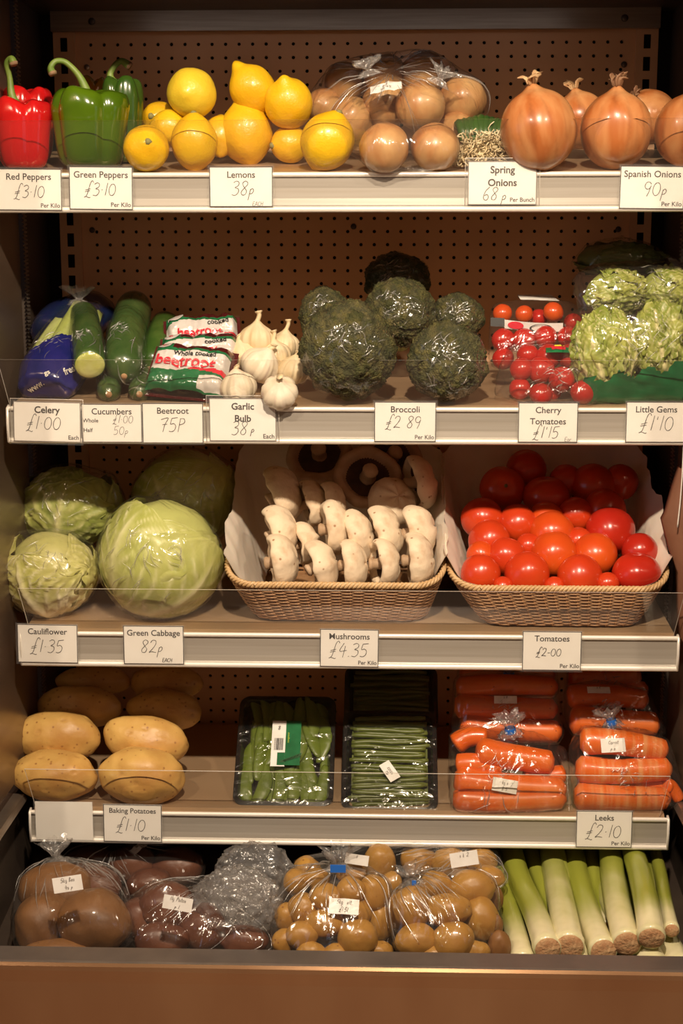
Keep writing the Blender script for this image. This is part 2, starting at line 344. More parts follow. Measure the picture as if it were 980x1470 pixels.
# ------------------------------------------------------------ film shells
def pts_world(objs):
    P = []
    for o in objs:
        if o.type == 'MESH':
            Mw = Wm(o); vs = o.data.vertices; st = max(1, len(vs)//260)
            P += [Mw @ vs[i].co for i in range(0, len(vs), st)]
        for c in kids(o): P += pts_world([c])
    return P
FOLD = {}
def film_over(name, objs, parent, mat='film', margin=0.003, wr=0.004, sub=5, extra=None, neck=None, seed=0, shelf=None, rid=3.0):
    """a sheet of film stretched round the objects, gathered at the neck if there is one"""
    P = pts_world(objs) + (extra or [])
    bm = bmesh.new()
    for p in P: bm.verts.new(p)
    bmesh.ops.convex_hull(bm, input=bm.verts[:])
    loose = [v for v in bm.verts if not v.link_faces]
    bmesh.ops.delete(bm, geom=loose, context='VERTS')
    cen = Vector((0,0,0)); 
    for v in bm.verts: cen += v.co
    cen /= len(bm.verts)
    bvh = BVHTree.FromBMesh(bm); bm.free()
    V0, Fc = ico(sub); V = []
    nd = (Vector(neck)-cen).normalized() if neck is not None else Vector((0.3,0.4,0.8)).normalized()
    T = basis(nd); Ti = T.transposed(); off = Vector((seed*2.3, seed, seed*1.7))
    iw = Wm(parent).inverted() if parent else Matrix.Identity(4)
    for d in V0:
        h = bvh.ray_cast(cen, d)
        r = h[3] if h[0] is not None else 0.01
        l = Ti @ d; az = math.atan2(l.y, l.x); pol = math.acos(max(-1, min(1, l.z)))
        q = Vector((math.cos(az)*rid, math.sin(az)*rid, pol*0.7)) + off
        w = abs(noise.noise(q))*1.3 + 0.5*abs(noise.noise(q*2.6)) + 0.35*abs(noise.noise(d*7+off))
        fade = 0.35 + 0.65*math.exp(-pol*0.7)
        p = cen + d*(r + margin + wr*w*fade*1.5)
        if shelf is not None: p.z = max(p.z, zs(shelf, p.y)+0.0012)
        V.append(iw @ p)
    o = mesh_obj(name, V, Fc, mat, parent)
    wv = [Wm(parent) @ v for v in V] if parent else V
    bb = BVHTree.FromPolygons(wv, Fc)
    if FOLD.get('n', 1):
        if neck is not None and mat == 'filmbag': folds(bb, cen, parent, 46, seed, nd)
        elif mat in ('filmw', 'filmbag'): folds(bb, cen, parent, 26, seed, None, (.2, .8), .0007, (-.15, -1, .35), .45)
    return o, BVHTree.FromPolygons(wv, Fc)
def folds(bvh, cen, parent, n, seed, neckdir=None, ln=(.25, .7), rad=.0008, at_dir=None, spread=.5):
    """raised creases of the stretched film"""
    rnd = random.Random(seed*17+3); parts = []; iw = Wm(parent).inverted()
    for i in range(n):
        if neckdir is not None:
            T = basis(neckdir); az = rnd.uniform(0, 6.283); p0 = rnd.uniform(.12, .9); L = rnd.uniform(*ln)*1.6; tw = rnd.gauss(0, .12)
            ds = [T @ Vector((math.sin(p0+L*q)*math.cos(az+tw*q), math.sin(p0+L*q)*math.sin(az+tw*q), math.cos(p0+L*q))) for q in (0, .2, .4, .6, .8, 1)]
        else:
            c = (Vector(at_dir)+Vector((rnd.gauss(0, spread), 0, rnd.gauss(0, spread)))).normalized(); T = basis(c); az = rnd.choice((.6, .9, 2.2))+rnd.gauss(0, .35); L = rnd.uniform(*ln)*.6
            ds = [(T @ Vector((math.cos(az)*L*(q-.5)+.03*math.sin(q*5+i), math.sin(az)*L*(q-.5)+.03*math.cos(q*4+i), 1))).normalized() for q in (0, .2, .4, .6, .8, 1)]
        pts = []
        for d in ds:
            h = bvh.ray_cast(cen, d)
            if h[0] is None: break
            pts.append(iw @ (h[0] + d*rad*.6))
        if len(pts) < 6: continue
        C = cat_rom(pts, 3); m_ = len(C); r0 = rad*rnd.uniform(.6, 1.5)
        parts.append(tube(C, [max(.00015, r0*math.sin(math.pi*min(1, (j+.3)/(m_-.4)))) for j in range(m_)], 6, cap=False))
    if parts:
        V, Fc = join(parts); o = mesh_obj('film_folds', V, Fc, 'fold', parent); o['kind'] = 'stuff'
def tuft(name, base, direction, length, width, mat, parent, seed=0, n=40, rings=14):
    """gathered and flared neck of a polythene bag"""
    T = basis(direction); V, Fc = [], []
    for i in range(rings+1):
        t = i/rings; r = width*(0.95*(1-t)**2.2*0.8 + 0.22 + 0.95*sm(0.35, 1.0, t)) if t < 0.35 else width*(0.24+0.85*sm(0.35, 1, t))
        for j in range(n):
            a = 2*math.pi*j/n
            w = 1 + (0.25+0.5*t)*noise.noise(Vector((math.cos(a)*2.4, math.sin(a)*2.4, t*2+seed))) + 0.22*math.sin(a*9+seed+t*3)
            p = Vector((math.cos(a)*r*w, math.sin(a)*r*w*0.7, length*t*(1+0.22*noise.noise(Vector((math.cos(a)*3, math.sin(a)*3, seed+5))))))
            V.append(Vector(base) + T @ p)
    for i in range(rings):
        for j in range(n): Fc.append((i*n+j, i*n+(j+1) % n, (i+1)*n+(j+1) % n, (i+1)*n+j))
    iw = Wm(parent).inverted() if parent else Matrix.Identity(4)
    return mesh_obj(name, [iw @ v for v in V], Fc, mat, parent)
def decal(name, V2, Fc, org, xd, yd, bvh, mat, parent, off=0.0008, smooth=False):
    """flat shape pressed on a surface along its plane's normal"""
    xd = Vector(xd).normalized(); yd = Vector(yd); yd = (yd-xd*yd.dot(xd)).normalized(); nrm = xd.cross(yd)
    out = []; iw = Wm(parent).inverted() if parent else Matrix.Identity(4)
    if bvh:
        h = bvh.ray_cast(Vector(org)+nrm*0.08, -nrm, 0.4)
        if h[0] is not None:
            n = h[1] if h[1].dot(nrm) > 0 else -h[1]; n = (n+nrm*.5).normalized(); org = h[0]
            xd = (xd-n*xd.dot(n)).normalized(); yd = n.cross(xd); nrm = n
    for v in V2:
        p = Vector(org) + xd*v[0] + yd*v[1]
        h = bvh.ray_cast(p+nrm*0.02, -nrm, 0.05) if bvh else (None,)
        if h[0] is not None: p = h[0] + nrm*off
        out.append(iw @ p)
    return mesh_obj(name, out, Fc, mat, parent, smooth)
def grid2(w, h, nx=8, ny=5, trap=0):
    V = [((i/nx-0.5)*w, (j/ny-0.5)*h) for j in range(ny+1) for i in range(nx+1)]
    Fc = [(j*(nx+1)+i, j*(nx+1)+i+1, (j+1)*(nx+1)+i+1, (j+1)*(nx+1)+i) for j in range(ny) for i in range(nx)]
    return V, Fc
XR = Vector((1,0.02,0)); YU = Vector((0,0.17,0.985))
def rot2(deg):
    c, s = math.cos(math.radians(deg)), math.sin(math.radians(deg))
    return XR*c + YU*s, YU*c - XR*s

# ------------------------------------------------------------ lettering
_TX = {}
def text_mesh(s, bold=False):
    key = (s, bold)
    if key in _TX: return _TX[key]
    cu = bpy.data.curves.new('t', 'FONT'); cu.body = s; cu.size = 1.0; cu.align_x = 'CENTER'; cu.resolution_u = 3
    cu.offset = 0.024 if bold else 0.013
    o = bpy.data.objects.new('t', cu); COL.objects.link(o)
    bpy.context.view_layer.update()
    me = o.evaluated_get(bpy.context.evaluated_depsgraph_get()).to_mesh()
    V = [(v.co.x, v.co.y) for v in me.vertices]; Fc = [tuple(p.vertices) for p in me.polygons]
    bpy.data.objects.remove(o); bpy.data.curves.remove(cu)
    _TX[key] = (V, Fc); return _TX[key]
def arc(cx, cy, rx, ry, a0, a1, n=14):
    return [(cx+rx*math.cos(math.radians(a0+(a1-a0)*i/n)), cy+ry*math.sin(math.radians(a0+(a1-a0)*i/n))) for i in range(n+1)]
GL = {  # hand-drawn strokes in a box of height 1
 '£': (0.62, [[(0.62,0.95),(0.55,1.08),(0.45,1.05),(0.36,0.8),(0.24,0.1),(0.1,-0.08),(0.04,-0.1),(0.2,-0.06),(0.42,-0.14),(0.5,-0.1)], [(0.08,0.42),(0.44,0.52)], [(0.06,0.30),(0.42,0.38)]]),
 '0': (0.62, [arc(0.3,0.45,0.24,0.42,100,455,20)]),
 '1': (0.30, [[(0.2,0.95),(0.12,0.05)]]),
 '2': (0.62, [[(0.08,0.75),(0.2,0.93),(0.42,0.9),(0.46,0.68),(0.3,0.35),(0.06,0.05),(0.22,0.1),(0.55,0.05)]]),
 '3': (0.58, [[(0.08,0.85),(0.28,0.95),(0.45,0.85),(0.42,0.65),(0.22,0.52),(0.44,0.45),(0.48,0.22),(0.3,0.02),(0.06,0.06)]]),
 '4': (0.62, [[(0.3,0.95),(0.08,0.4),(0.55,0.45)], [(0.42,0.75),(0.34,-0.05)]]),
 '5': (0.60, [[(0.15,0.9),(0.10,0.52),(0.3,0.56),(0.46,0.4),(0.42,0.14),(0.24,0.02),(0.06,0.06)], [(0.15,0.9),(0.52,0.95)]]),
 '6': (0.58, [[(0.42,0.95),(0.2,0.7),(0.08,0.32),(0.16,0.06),(0.36,0.04),(0.44,0.24),(0.32,0.42),(0.12,0.34)]]),
 '7': (0.60, [[(0.04,0.82),(0.5,0.92),(0.34,0.5),(0.26,0.0)], [(0.18,0.48),(0.48,0.52)]]),
 '8': (0.58, [[(0.46,0.86),(0.28,0.95),(0.12,0.8),(0.24,0.56),(0.44,0.3),(0.36,0.06),(0.16,0.06),(0.1,0.25),(0.3,0.52),(0.46,0.72),(0.46,0.86)]]),
 '9': (0.58, [arc(0.28,0.68,0.2,0.24,20,360,14)+[(0.46,0.6),(0.4,0.25),(0.3,-0.02)]]),
 '.': (0.24, [[(0.08,0.02),(0.14,0.05)]]), '·': (0.28, [[(0.09,0.42),(0.14,0.47)]]), '-': (0.4, [[(0.06,0.4),(0.34,0.42)]]),
 "'": (0.26, [[(0.12,0.9),(0.10,0.7)]]), ' ': (0.4, []),
 'p': (0.42, [[(0.12,0.42),(0.04,-0.3)], [(0.1,0.35),(0.24,0.46),(0.34,0.32),(0.24,0.14),(0.08,0.12)]]),
 'P': (0.5, [[(0.12,0.9),(0.06,0.0)], [(0.12,0.88),(0.36,0.86),(0.4,0.6),(0.1,0.46)]]),
 'E': (0.55, [[(0.45,0.85),(0.1,0.85),(0.08,0.05),(0.45,0.05)], [(0.08,0.47),(0.38,0.47)]]),
 'A': (0.6, [[(0.02,0.0),(0.28,0.9),(0.52,0.0)], [(0.12,0.35),(0.42,0.35)]]),
 'C': (0.55, [arc(0.3,0.45,0.25,0.42,50,310)]),
 'H': (0.6, [[(0.08,0.9),(0.06,0.0)], [(0.48,0.9),(0.46,0.0)], [(0.06,0.45),(0.48,0.48)]]),
 'a': (0.5, [arc(0.22,0.25,0.18,0.24,40,400)+[(0.4,0.05)]]),
 'r': (0.4, [[(0.08,0.5),(0.08,0.0)], [(0.08,0.35),(0.3,0.5)]]),
 'B': (0.5, [[(0.06,0.0),(0.08,0.9),(0.34,0.75),(0.1,0.48),(0.4,0.25),(0.06,0.0)]]),
 'o': (0.48, [arc(0.2,0.25,0.18,0.24,90,450)]), 's': (0.4, [[(0.3,0.45),(0.1,0.45),(0.1,0.28),(0.28,0.2),(0.2,0.02),(0.04,0.05)]]),
 'k': (0.45, [[(0.08,0.9),(0.06,0.0)], [(0.3,0.5),(0.08,0.22),(0.34,0.0)]]), 'g': (0.45, [arc(0.2,0.25,0.16,0.22,20,360)+[(0.36,-0.25),(0.1,-0.3)]]),
 'w': (0.6, [[(0.04,0.5),(0.14,0.0),(0.26,0.4),(0.38,0.0),(0.5,0.5)]]), 'm': (0.6, [[(0.05,0.0),(0.07,0.5),(0.2,0.45),(0.25,0.0),(0.27,0.45),(0.42,0.45),(0.46,0.0)]]),
 'e': (0.45, [[(0.06,0.25),(0.34,0.28),(0.25,0.48),(0.08,0.35),(0.12,0.04),(0.36,0.08)]]), 't': (0.4, [[(0.18,0.9),(0.16,0.05),(0.3,0.02)], [(0.04,0.55),(0.34,0.58)]]),
 'l': (0.25, [[(0.1,0.9),(0.12,0.0)]]), 'n': (0.45, [[(0.06,0.5),(0.06,0.0)], [(0.06,0.35),(0.24,0.5),(0.32,0.3),(0.32,0.0)]]),
}
def stroke_mesh(s, h, w, slant=0.12, jit=0.0):
    """handwriting as thin flat ribbons; baseline at 0, height h, stroke width w, centred on x"""
    tot = sum(GL.get(c, (0.5, []))[0] for c in s)*h; x = -tot/2; V, Fc = [], []
    for c in s:
        adv, strokes = GL.get(c, (0.5, []))
        for st in strokes:
            if len(st) > 2 and len(st) < 13: st = [tuple(p) for p in [(q.x, q.y) for q in cat_rom([Vector((a, b, 0)) for a, b in st], 4)]]
            P = [Vector((x+(a+slant*b)*h, b*h)) for a, b in st]
            base = len(V)
            for i, p in enumerate(P):
                t = P[min(i+1, len(P)-1)]-P[max(i-1, 0)]
                n = Vector((-t.y, t.x)).normalized() if t.length > 1e-9 else Vector((0, 1))
                ww = w*0.5*(1+0.35*noise.noise(Vector((p.x*300, p.y*300, jit))))
                V += [tuple(p+n*ww), tuple(p-n*ww)]
            for i in range(len(P)-1): Fc.append((base+2*i, base+2*i+1, base+2*i+3, base+2*i+2))
        x += adv*h
    return V, Fc

# ------------------------------------------------------------ the display case
YB = 0.35
def quadx(name, mat, x0, x1, y0, y1, z0, z1, parent=None, bv=0.0):
    o = mesh_obj(name, *box(x0, x1, y0, y1, z0, z1), mat, parent, smooth=False)
    if bv: bevel(o, bv)
    return o
# perforated back panel: real holes through a sheet with a dark void behind
def back_panel():
    hl = at(130, 64.5, YB); hr = at(892, 61, YB); nx = 40; px = (hr.x-hl.x)/(nx-1); pz = px*0.968; nz = 56
    x0 = hl.x-px/2; zt = hl.z+pz/2; V, Fc = [], []
    for r in range(nz):
        for c in range(nx):
            cx = x0+(c+0.5)*px; cz = zt-(r+0.5)*pz; b = len(V)
            for k in range(8):
                a = math.pi/4*k; ca, sa = math.cos(a), math.sin(a); s = 1/max(abs(ca), abs(sa))
                V.append(Vector((cx+ca*s*px/2, YB, cz+sa*s*pz/2)))
            for dy in (0, 0.004):
                for k in range(8):
                    a = math.pi/4*k; V.append(Vector((cx+0.0029*math.cos(a), YB+dy, cz+0.0029*math.sin(a))))
            for k in range(8):
                j = (k+1) % 8
                Fc.append((b+k, b+8+k, b+8+j, b+j)); Fc.append((b+8+k, b+16+k, b+16+j, b+8+j))
    zb = zt-nz*pz; xe = x0+nx*px
    # plain margins
    for (a, b_, c, d) in ((-0.452, x0, zb, zt), (xe, 0.452, zb, zt), (-0.452, 0.452, zt, zt+0.016)):
        s = len(V); V += [Vector((a, YB, c)), Vector((b_, YB, c)), Vector((b_, YB, d)), Vector((a, YB, d))]; Fc.append((s, s+3, s+2, s+1))
    o = struct(mesh_obj('wall_back', V, Fc, 'panel', smooth=False))
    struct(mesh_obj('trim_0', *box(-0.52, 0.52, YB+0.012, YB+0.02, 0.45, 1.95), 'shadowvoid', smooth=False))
    mesh_obj('screw', *lathe([(0,0),(0.005,0),(0.0045,0.002),(0,0.003)], 10, lambda v: Vector((v.x-0.435, YB-v.z, v.y+1.80))), 'steel', o)
    for (x, z) in ((0.435, 1.80), (-0.435, 1.54), (0.435, 1.54), (0.0, 1.545)):
        mesh_obj('screw', *lathe([(0,0),(0.005,0),(0.0045,0.002),(0,0.003)], 10, lambda v: Vector((v.x+x, YB-v.z, v.y+z))), 'darkmetal', o)
back_panel()
def upright(idx, sx):
    """slotted upright: a channel whose slots are real gaps"""
    V, Fc = [], []; xi, xo = 0.452, 0.487; xs0, xs1 = 0.464, 0.475; z = 1.835; p = 0.0345
    rows = [1.855]
    zz = 1.845
    while zz > 0.62:
        rows.append((zz, zz-0.0215)); zz -= p
    def q(a, b, z0, z1):
        s = len(V); V.extend([Vector((sx*a, YB-0.008, z0)), Vector((sx*b, YB-0.008, z0)), Vector((sx*b, YB-0.008, z1)), Vector((sx*a, YB-0.008, z1))]); Fc.append((s, s+1, s+2, s+3))
    q(xi, xs0, 0.6, 1.855); q(xs1, xo, 0.6, 1.855); prev = 1.855
    for (a, b) in rows[1:]: q(xs0, xs1, a, prev); prev = b
    q(xs0, xs1, 0.6, prev)
    s = len(V)
    for x in (xi, xo):
        b = len(V); V.extend([Vector((sx*x, YB-0.008, 0.6)), Vector((sx*x, YB, 0.6)), Vector((sx*x, YB, 1.855)), Vector((sx*x, YB-0.008, 1.855))]); Fc.append((b, b+1, b+2, b+3))
    struct(mesh_obj('trim_%d' % idx, V, Fc, 'panel', smooth=False))
upright(1, -1); upright(2, 1)
# side walls, each with ribbed strip and dark recess near the back
for nm, sx, ti in (('wall_left', -1, 3), ('wall_right', 1, 5)):
    X = 0.512
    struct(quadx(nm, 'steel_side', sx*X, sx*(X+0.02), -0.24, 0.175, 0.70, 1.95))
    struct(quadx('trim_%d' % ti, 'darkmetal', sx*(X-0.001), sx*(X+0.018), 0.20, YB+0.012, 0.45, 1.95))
    V, Fc = [], []; z = 0.62; y0, y1 = 0.180, 0.199
    prof = []
    while z < 1.90: prof += [(0.0, z), (0.0028, z+0.0012), (0.0028, z+0.0036), (0.0, z+0.0048)]; z += 0.006
    for (d, zz) in prof: V += [Vector((sx*(X-0.004-d), y0, zz)), Vector((sx*(X-0.004-d), y1, zz))]
    for i in range(len(prof)-1): Fc.append((2*i, 2*i+1, 2*i+3, 2*i+2))
    struct(mesh_obj('trim_%d' % (ti+1), V, Fc, 'steel', smooth=False))
    # lower end panel of the tub with its slanting bright edge
    struct(quadx('trim_%d' % (ti+4), 'darkmetal', sx*0.52, sx*0.535, -0.30, 0.20, 0.30, 0.672))
    V, Fc = extrude_x([(sx*0.498, 0.668), (sx*0.503, 0.676), (sx*0.530, 0.678), (sx*0.538, 0.672)], -0.30, 0.03)
    V = [Vector((v.y, v.x, v.z)) for v in V]
    struct(mesh_obj('trim_%d' % (ti+8), V, Fc, 'steel', smooth=False))
# canopy
struct(quadx('ceiling', 'darkmetal', -0.56, 0.56, -0.10, YB+0.02, 1.884, 1.90))
struct(quadx('trim_20', 'steel', -0.487, 0.487, YB-0.022, YB-0.012, 1.853, 1.884))
struct(quadx('trim_21', 'steel_side', -0.56, 0.56, -0.13, -0.10, 1.884, 2.10))
for x in (-0.42, 0.43):
    struct(mesh_obj('trim_22', *lathe([(0,0),(0.006,0),(0.005,0.003),(0,0.004)], 10, lambda v: Vector((v.x+x, YB-0.022-v.z, v.y+1.868))), 'darkmetal'))
# tub floor, front wall with folded top ledge
struct(mesh_obj('floor', [Vector(p) for p in ((-0.55,-0.262,0.48),(0.55,-0.262,0.48),(0.55,YB,0.56),(-0.55,YB,0.56))], [(0,1,2,3)], 'darkmetal', smooth=False))
zf = 0.576
prof = [(-0.258,0.42),(-0.258,zf-0.003),(-0.261,zf),(-0.296,zf-0.001),(-0.300,zf-0.002),(-0.3025,zf-0.006),(-0.303,zf-0.012),(-0.301,zf-0.03),(-0.300,0.30),(-0.300,0.05)]
V, Fc = extrude_x(prof, -0.75, 0.75)
struct(mesh_obj('wall_front', V, [tuple(reversed(f)) for f in Fc], ['frontsteel', 'ledge'], smooth=False, midx=[1,1,1,1]+[0]*(len(Fc)-4)))
struct(mesh_obj('floor.001', [Vector(p) for p in ((-6,-6,0),(6,-6,0),(6,3,0),(-6,3,0))], [(0,1,2,3)], 'shopfloor', smooth=False))

# ------------------------------------------------------------ shelves
SH = {}
def shelf(k, xl, xr, zb, label, riser_top_px, rxl, rxr):
    zt = ZT[k]
    t = thing('shelf', label, 'shelf', ((xl+xr)/2, 0, zt), 'display shelves')
    o = Vector(t.location)
    def loc(V): return [v-o for v in V]
    prof = [(0.004, zt-0.004), (0.012, zs(k, 0.012)), (0.333, zs(k, 0.333)), (0.333, zs(k, 0.333)-0.014), (0.03, zb+0.006), (0.004, zb+0.004)]
    V, Fc = extrude_x([(y, z) for y, z in prof], xl+0.004, xr-0.004, True)
    mesh_obj('shelf_tray', loc(V), Fc, 'shelf', t, smooth=False)
    h = zt-zb
    prof = [(0.003, zb+0.002), (0.003, zt-0.004), (0.0005, zt-0.005), (0.0012, zt-0.009), (0.0022, zb+h*0.6), (0.0022, zb+h*0.35), (0.001, zb+0.010), (0.0, zb+0.0085)]
    V, Fc = extrude_x([(y-0.002, z) for y, z in prof], xl, xr)
    rl = mesh_obj('price_rail', loc(V), Fc, 'rail', t, smooth=False)
    for z, r in ((zt-0.0035, 0.0035), (zb+0.004, 0.0042)):
        V, Fc = extrude_x([(-0.002+r*0.9*math.cos(a), z+r*math.sin(a)) for a in [math.pi*(0.5+i/6) for i in range(7)]], xl, xr)
        mesh_obj('rail_lip', loc(V), Fc, 'railedge', rl, smooth=True)
    for x in (xl, xr):
        V, Fc = tube([(x, 0.004, zt), (x, -0.004, zt-0.003), (x, -0.0055, zt-h*0.5), (x, -0.004, zb+0.002), (x, 0.004, zb)], 0.0022, 6)
        mesh_obj('end_clip', loc(V), Fc, 'railedge', t)
    for x in (-0.47, 0.47):
        V = [Vector((x+dx, y, z)) for dx in (-0.0015, 0.0015) for y, z in ((0.05, zs(k,0.05)-0.02), (0.345, zs(k,0.33)-0.012), (0.345, zs(k,0.33)-0.06), (0.30, zs(k,0.33)-0.06))]
        Fc = [(0,1,2,3), (7,6,5,4), (0,4,5,1), (1,5,6,2), (2,6,7,3), (3,7,4,0)]
        mesh_obj('bracket', loc(V), Fc, 'steel', t, smooth=False)
    # acrylic riser leaning a little towards the customer
    yt = -0.024; zr = at(490, riser_top_px, yt).z; th = 0.0025
    V = []; 
    for (y, z, xa, xb) in ((0.003, zt-0.001, rxl+0.008, rxr-0.008), (yt, zr, rxl, rxr)):
        V += [Vector((xa, y, z)), Vector((xb, y, z)), Vector((xb, y+th, z)), Vector((xa, y+th, z))]
    ri = mesh_obj('acrylic_riser', loc(V), [(0,1,5,4), (2,3,7,6)], 'acrylic', t, smooth=False)
    mesh_obj('riser_edge', loc(V), [(4,5,6,7), (0,4,7,3), (1,2,6,5)], 'edge', ri, smooth=False)
    SH[k] = t
shelf(1, -0.525+0.03, 0.495, 1.558, 'topmost metal shelf with peppers, lemons and onions', 171.5, -0.50, 0.50)
shelf(2, -0.493, 0.49, 1.230, 'second metal shelf from top with broccoli and garlic', 517, -0.499, 0.494)
shelf(3, -0.488, 0.487, 0.893, 'third metal shelf from top with cabbages and two baskets', 848, -0.484, 0.489)
shelf(4, -0.486, 0.484, 0.612, 'lowest metal shelf with potatoes, beans and carrots', 1109.5, -0.486, 0.480)

# ------------------------------------------------------------ price cards
def card(label, x0, y0, x1, y1, title, hand, foot=None, bold=False, border=True, sleeve=False, ink='print', pen='pen', extra=None, rotz=0.0, hy=0.42, hx=0.0, hh=0.30, fx=0.47, fs=0.115, tsz=None, plain=False, foot_bold=False):
    Y = -0.0068
    a = at(x0, y1, Y); b = at(x1, y0, Y); w = b.x-a.x; h = b.z-a.z
    o = thing('price_card', label, 'price card', (a.x+w/2, Y, a.z), 'price cards on the shelf rails')
    o.rotation_euler = (0.0, rotz, 0)
    o.rotation_euler[0] = -0.02
    def P(V2, d): return [Vector((v[0], -d, v[1])) for v in V2]
    c = mesh_obj('card', *box(-w/2, w/2, 0, 0.0008, 0, h), 'card', o, smooth=False)
    if border:
        bw = 0.0011; V, Fc = [], []
        for (p, q, r, s) in ((-w/2, w/2, 0, bw), (-w/2, w/2, h-bw, h), (-w/2, -w/2+bw, 0, h), (w/2-bw, w/2, 0, h)):
            k = len(V); V += [(p, r), (q, r), (q, s), (p, s)]; Fc.append((k, k+1, k+2, k+3))
        mesh_obj('printed_border', P(V, 0.0003), Fc, 'print' if not bold else 'fade', o, smooth=False)
    if not plain:
        tl = title.split('\n'); sz = tsz or (0.0136 if bold else 0.0126)
        def words(tx, s_, x_, y_, al=0.0):
            if al == 0.0: s_ = min(s_, w*.92/(2*max(q[0] for q in text_mesh(tx, bold)[0])))
            v, f = text_mesh(tx, bold and al == 0.0); wd = max(x for x, y in v)*s_
            mesh_obj('printed_word', P([(x*s_ + x_ + al*wd, y*s_ + y_) for x, y in v], 0.0003), f, ink, o, smooth=False)
        for i, ln in enumerate(tl): words(ln, sz, 0, h - sz*1.12 - 0.001 - i*sz*1.28)
        if foot: words(foot, fs*h*1.28, w*fx, 0.004, -1.0)
        for (tx, ex, ey, es) in (extra or []): words(tx, es, -w/2 + ex*w, ey*h, 1.0)
        for hd in hand:
            tx, cx, cy, ch = hd[:4]; ww = hd[4] if len(hd) > 4 else 0.00092
            v, f = stroke_mesh(tx, ch*h, ww, 0.15, cx)
            mesh_obj('handwriting', P([(x+cx*w, y+cy*h) for x, y in v], 0.00035), f, pen, o, smooth=False)
    # clear sleeve round the card, its fold line across
    e = 0.0022 if not sleeve else 0.004
    mesh_obj('clear_sleeve', P([(-w/2-e, -e), (w/2+e, -e), (w/2+e, h+e), (-w/2-e, h+e)], 0.0012), [(0,1,2,3)], 'sleeve', o, smooth=False)
    if sleeve:
        V, Fc = tube([(-w/2-e, -0.0014, 0), (-w/2-e, -0.0014, h+e), (w/2+e, -0.0014, h+e), (w/2+e, -0.0014, 0)], 0.0005, 5)
        mesh_obj('sleeve_rim', V, Fc, 'edge', o)
    return o
K = card
K('price card reading Red Peppers £3·10 Per Kilo', -5, 242, 87, 302, 'Red Peppers', [('£3·10', 0.0, 0.30, 0.32)], 'Per Kilo', rotz=0.01)
K('price card reading Green Peppers £3·10 Per Kilo', 100, 239, 189, 301, 'Green Peppers', [('£3·10', -0.02, 0.32, 0.32)], 'Per Kilo', rotz=0.012)
K('price card reading Lemons 38p each in faint pen', 301, 239, 391, 297, 'Lemons', [('38p', 0.02, 0.28, 0.38), ('EACH', 0.26, 0.02, 0.12, 0.0005)], None, pen='pen')
K('large price card reading Spring Onions 68p Per Bunch', 671, 231, 771, 294, 'Spring\nOnions', [('68', -0.18, 0.1, 0.32), ('p', 0.02, 0.08, 0.3)], 'Per Bunch', bold=True, sleeve=True, fs=0.11, ink='print')
K('price card reading Spanish Onions 90p Per Kilo', 888, 238, 983, 300, 'Spanish Onions', [('90p', 0.04, 0.30, 0.36)], 'Per Kilo', rotz=0.012)
K('large price card reading Celery £1.00 Each in clear sleeve', 20, 577, 114, 634, 'Celery', [('£1·00', -0.06, 0.30, 0.36)], 'Each', bold=True, sleeve=True, rotz=0.02)
K('price card reading Cucumbers Whole £1.00 Half 50p', 118, 580, 203, 635, 'Cucumbers', [('£1·00', 0.18, 0.50, 0.22, 0.0006), ('50p', 0.14, 0.20, 0.24, 0.0006)], None, extra=[('Whole', 0.02, 0.52, 0.0082), ('Half', 0.02, 0.27, 0.0082)])
K('price card reading Beetroot 75p', 205, 579, 291, 636, 'Beetroot', [('75P', -0.02, 0.28, 0.38)], None)
K('large price card reading Garlic Bulb 38p Each in clear sleeve', 301, 572, 396, 633, 'Garlic\nBulb', [('38', -0.06, 0.14, 0.34), ('p', 0.14, 0.18, 0.22)], 'Each', bold=True, sleeve=True, ink='print')
K('price card reading Broccoli £2.89 Per Kilo', 537, 577, 626, 634, 'Broccoli', [('£2 89', -0.04, 0.34, 0.32)], 'Per Kilo')
K('price card reading Cherry Tomatoes £1.15', 743, 578, 830, 635, 'Cherry\nTomatoes', [("£1'15", -0.04, 0.10, 0.32), ('Ear', 0.34, 0.03, 0.12, 0.0005)], None)
K('price card reading Little Gems £1.10', 897, 577, 986, 635, 'Little Gems', [("£1'10", 0.0, 0.28, 0.40)], None)
K('price card reading Cauliflower £1.35', 26, 897, 110, 951, 'Cauliflower', [('£1·35', -0.02, 0.26, 0.36)], None, rotz=0.01)
K('price card reading Green Cabbage 82p each', 178, 899, 263, 953, 'Green Cabbage', [('82p', -0.04, 0.29, 0.36), ('EACH', 0.22, 0.06, 0.11, 0.0008)], None)
K('price card reading Mushrooms £4.35 Per Kilo', 459, 904, 543, 957, 'Mushrooms', [('£4.35', -0.02, 0.27, 0.38)], 'Per Kilo', rotz=0.01)
K('price card reading Tomatoes £2-00 Per Kilo', 749, 907, 835, 962, 'Tomatoes', [('£2-00', -0.06, 0.36, 0.22, 0.001)], 'Per Kilo')
K('blank white price card on the lowest shelf rail', 52, 1152, 132, 1205, '', [], border=False, plain=True)
K('price card reading Baking Potatoes £1.10 Per Kilo', 149, 1156, 231, 1208, 'Baking Potatoes', [('£1·10', -0.04, 0.28, 0.36)], 'Per Kilo', tsz=0.0112, rotz=0.01)
K('price card reading Leeks £2.10 Per Kilo', 826, 1165, 908, 1216, 'Leeks', [('£2·10', -0.02, 0.26, 0.38)], 'Per Kilo')
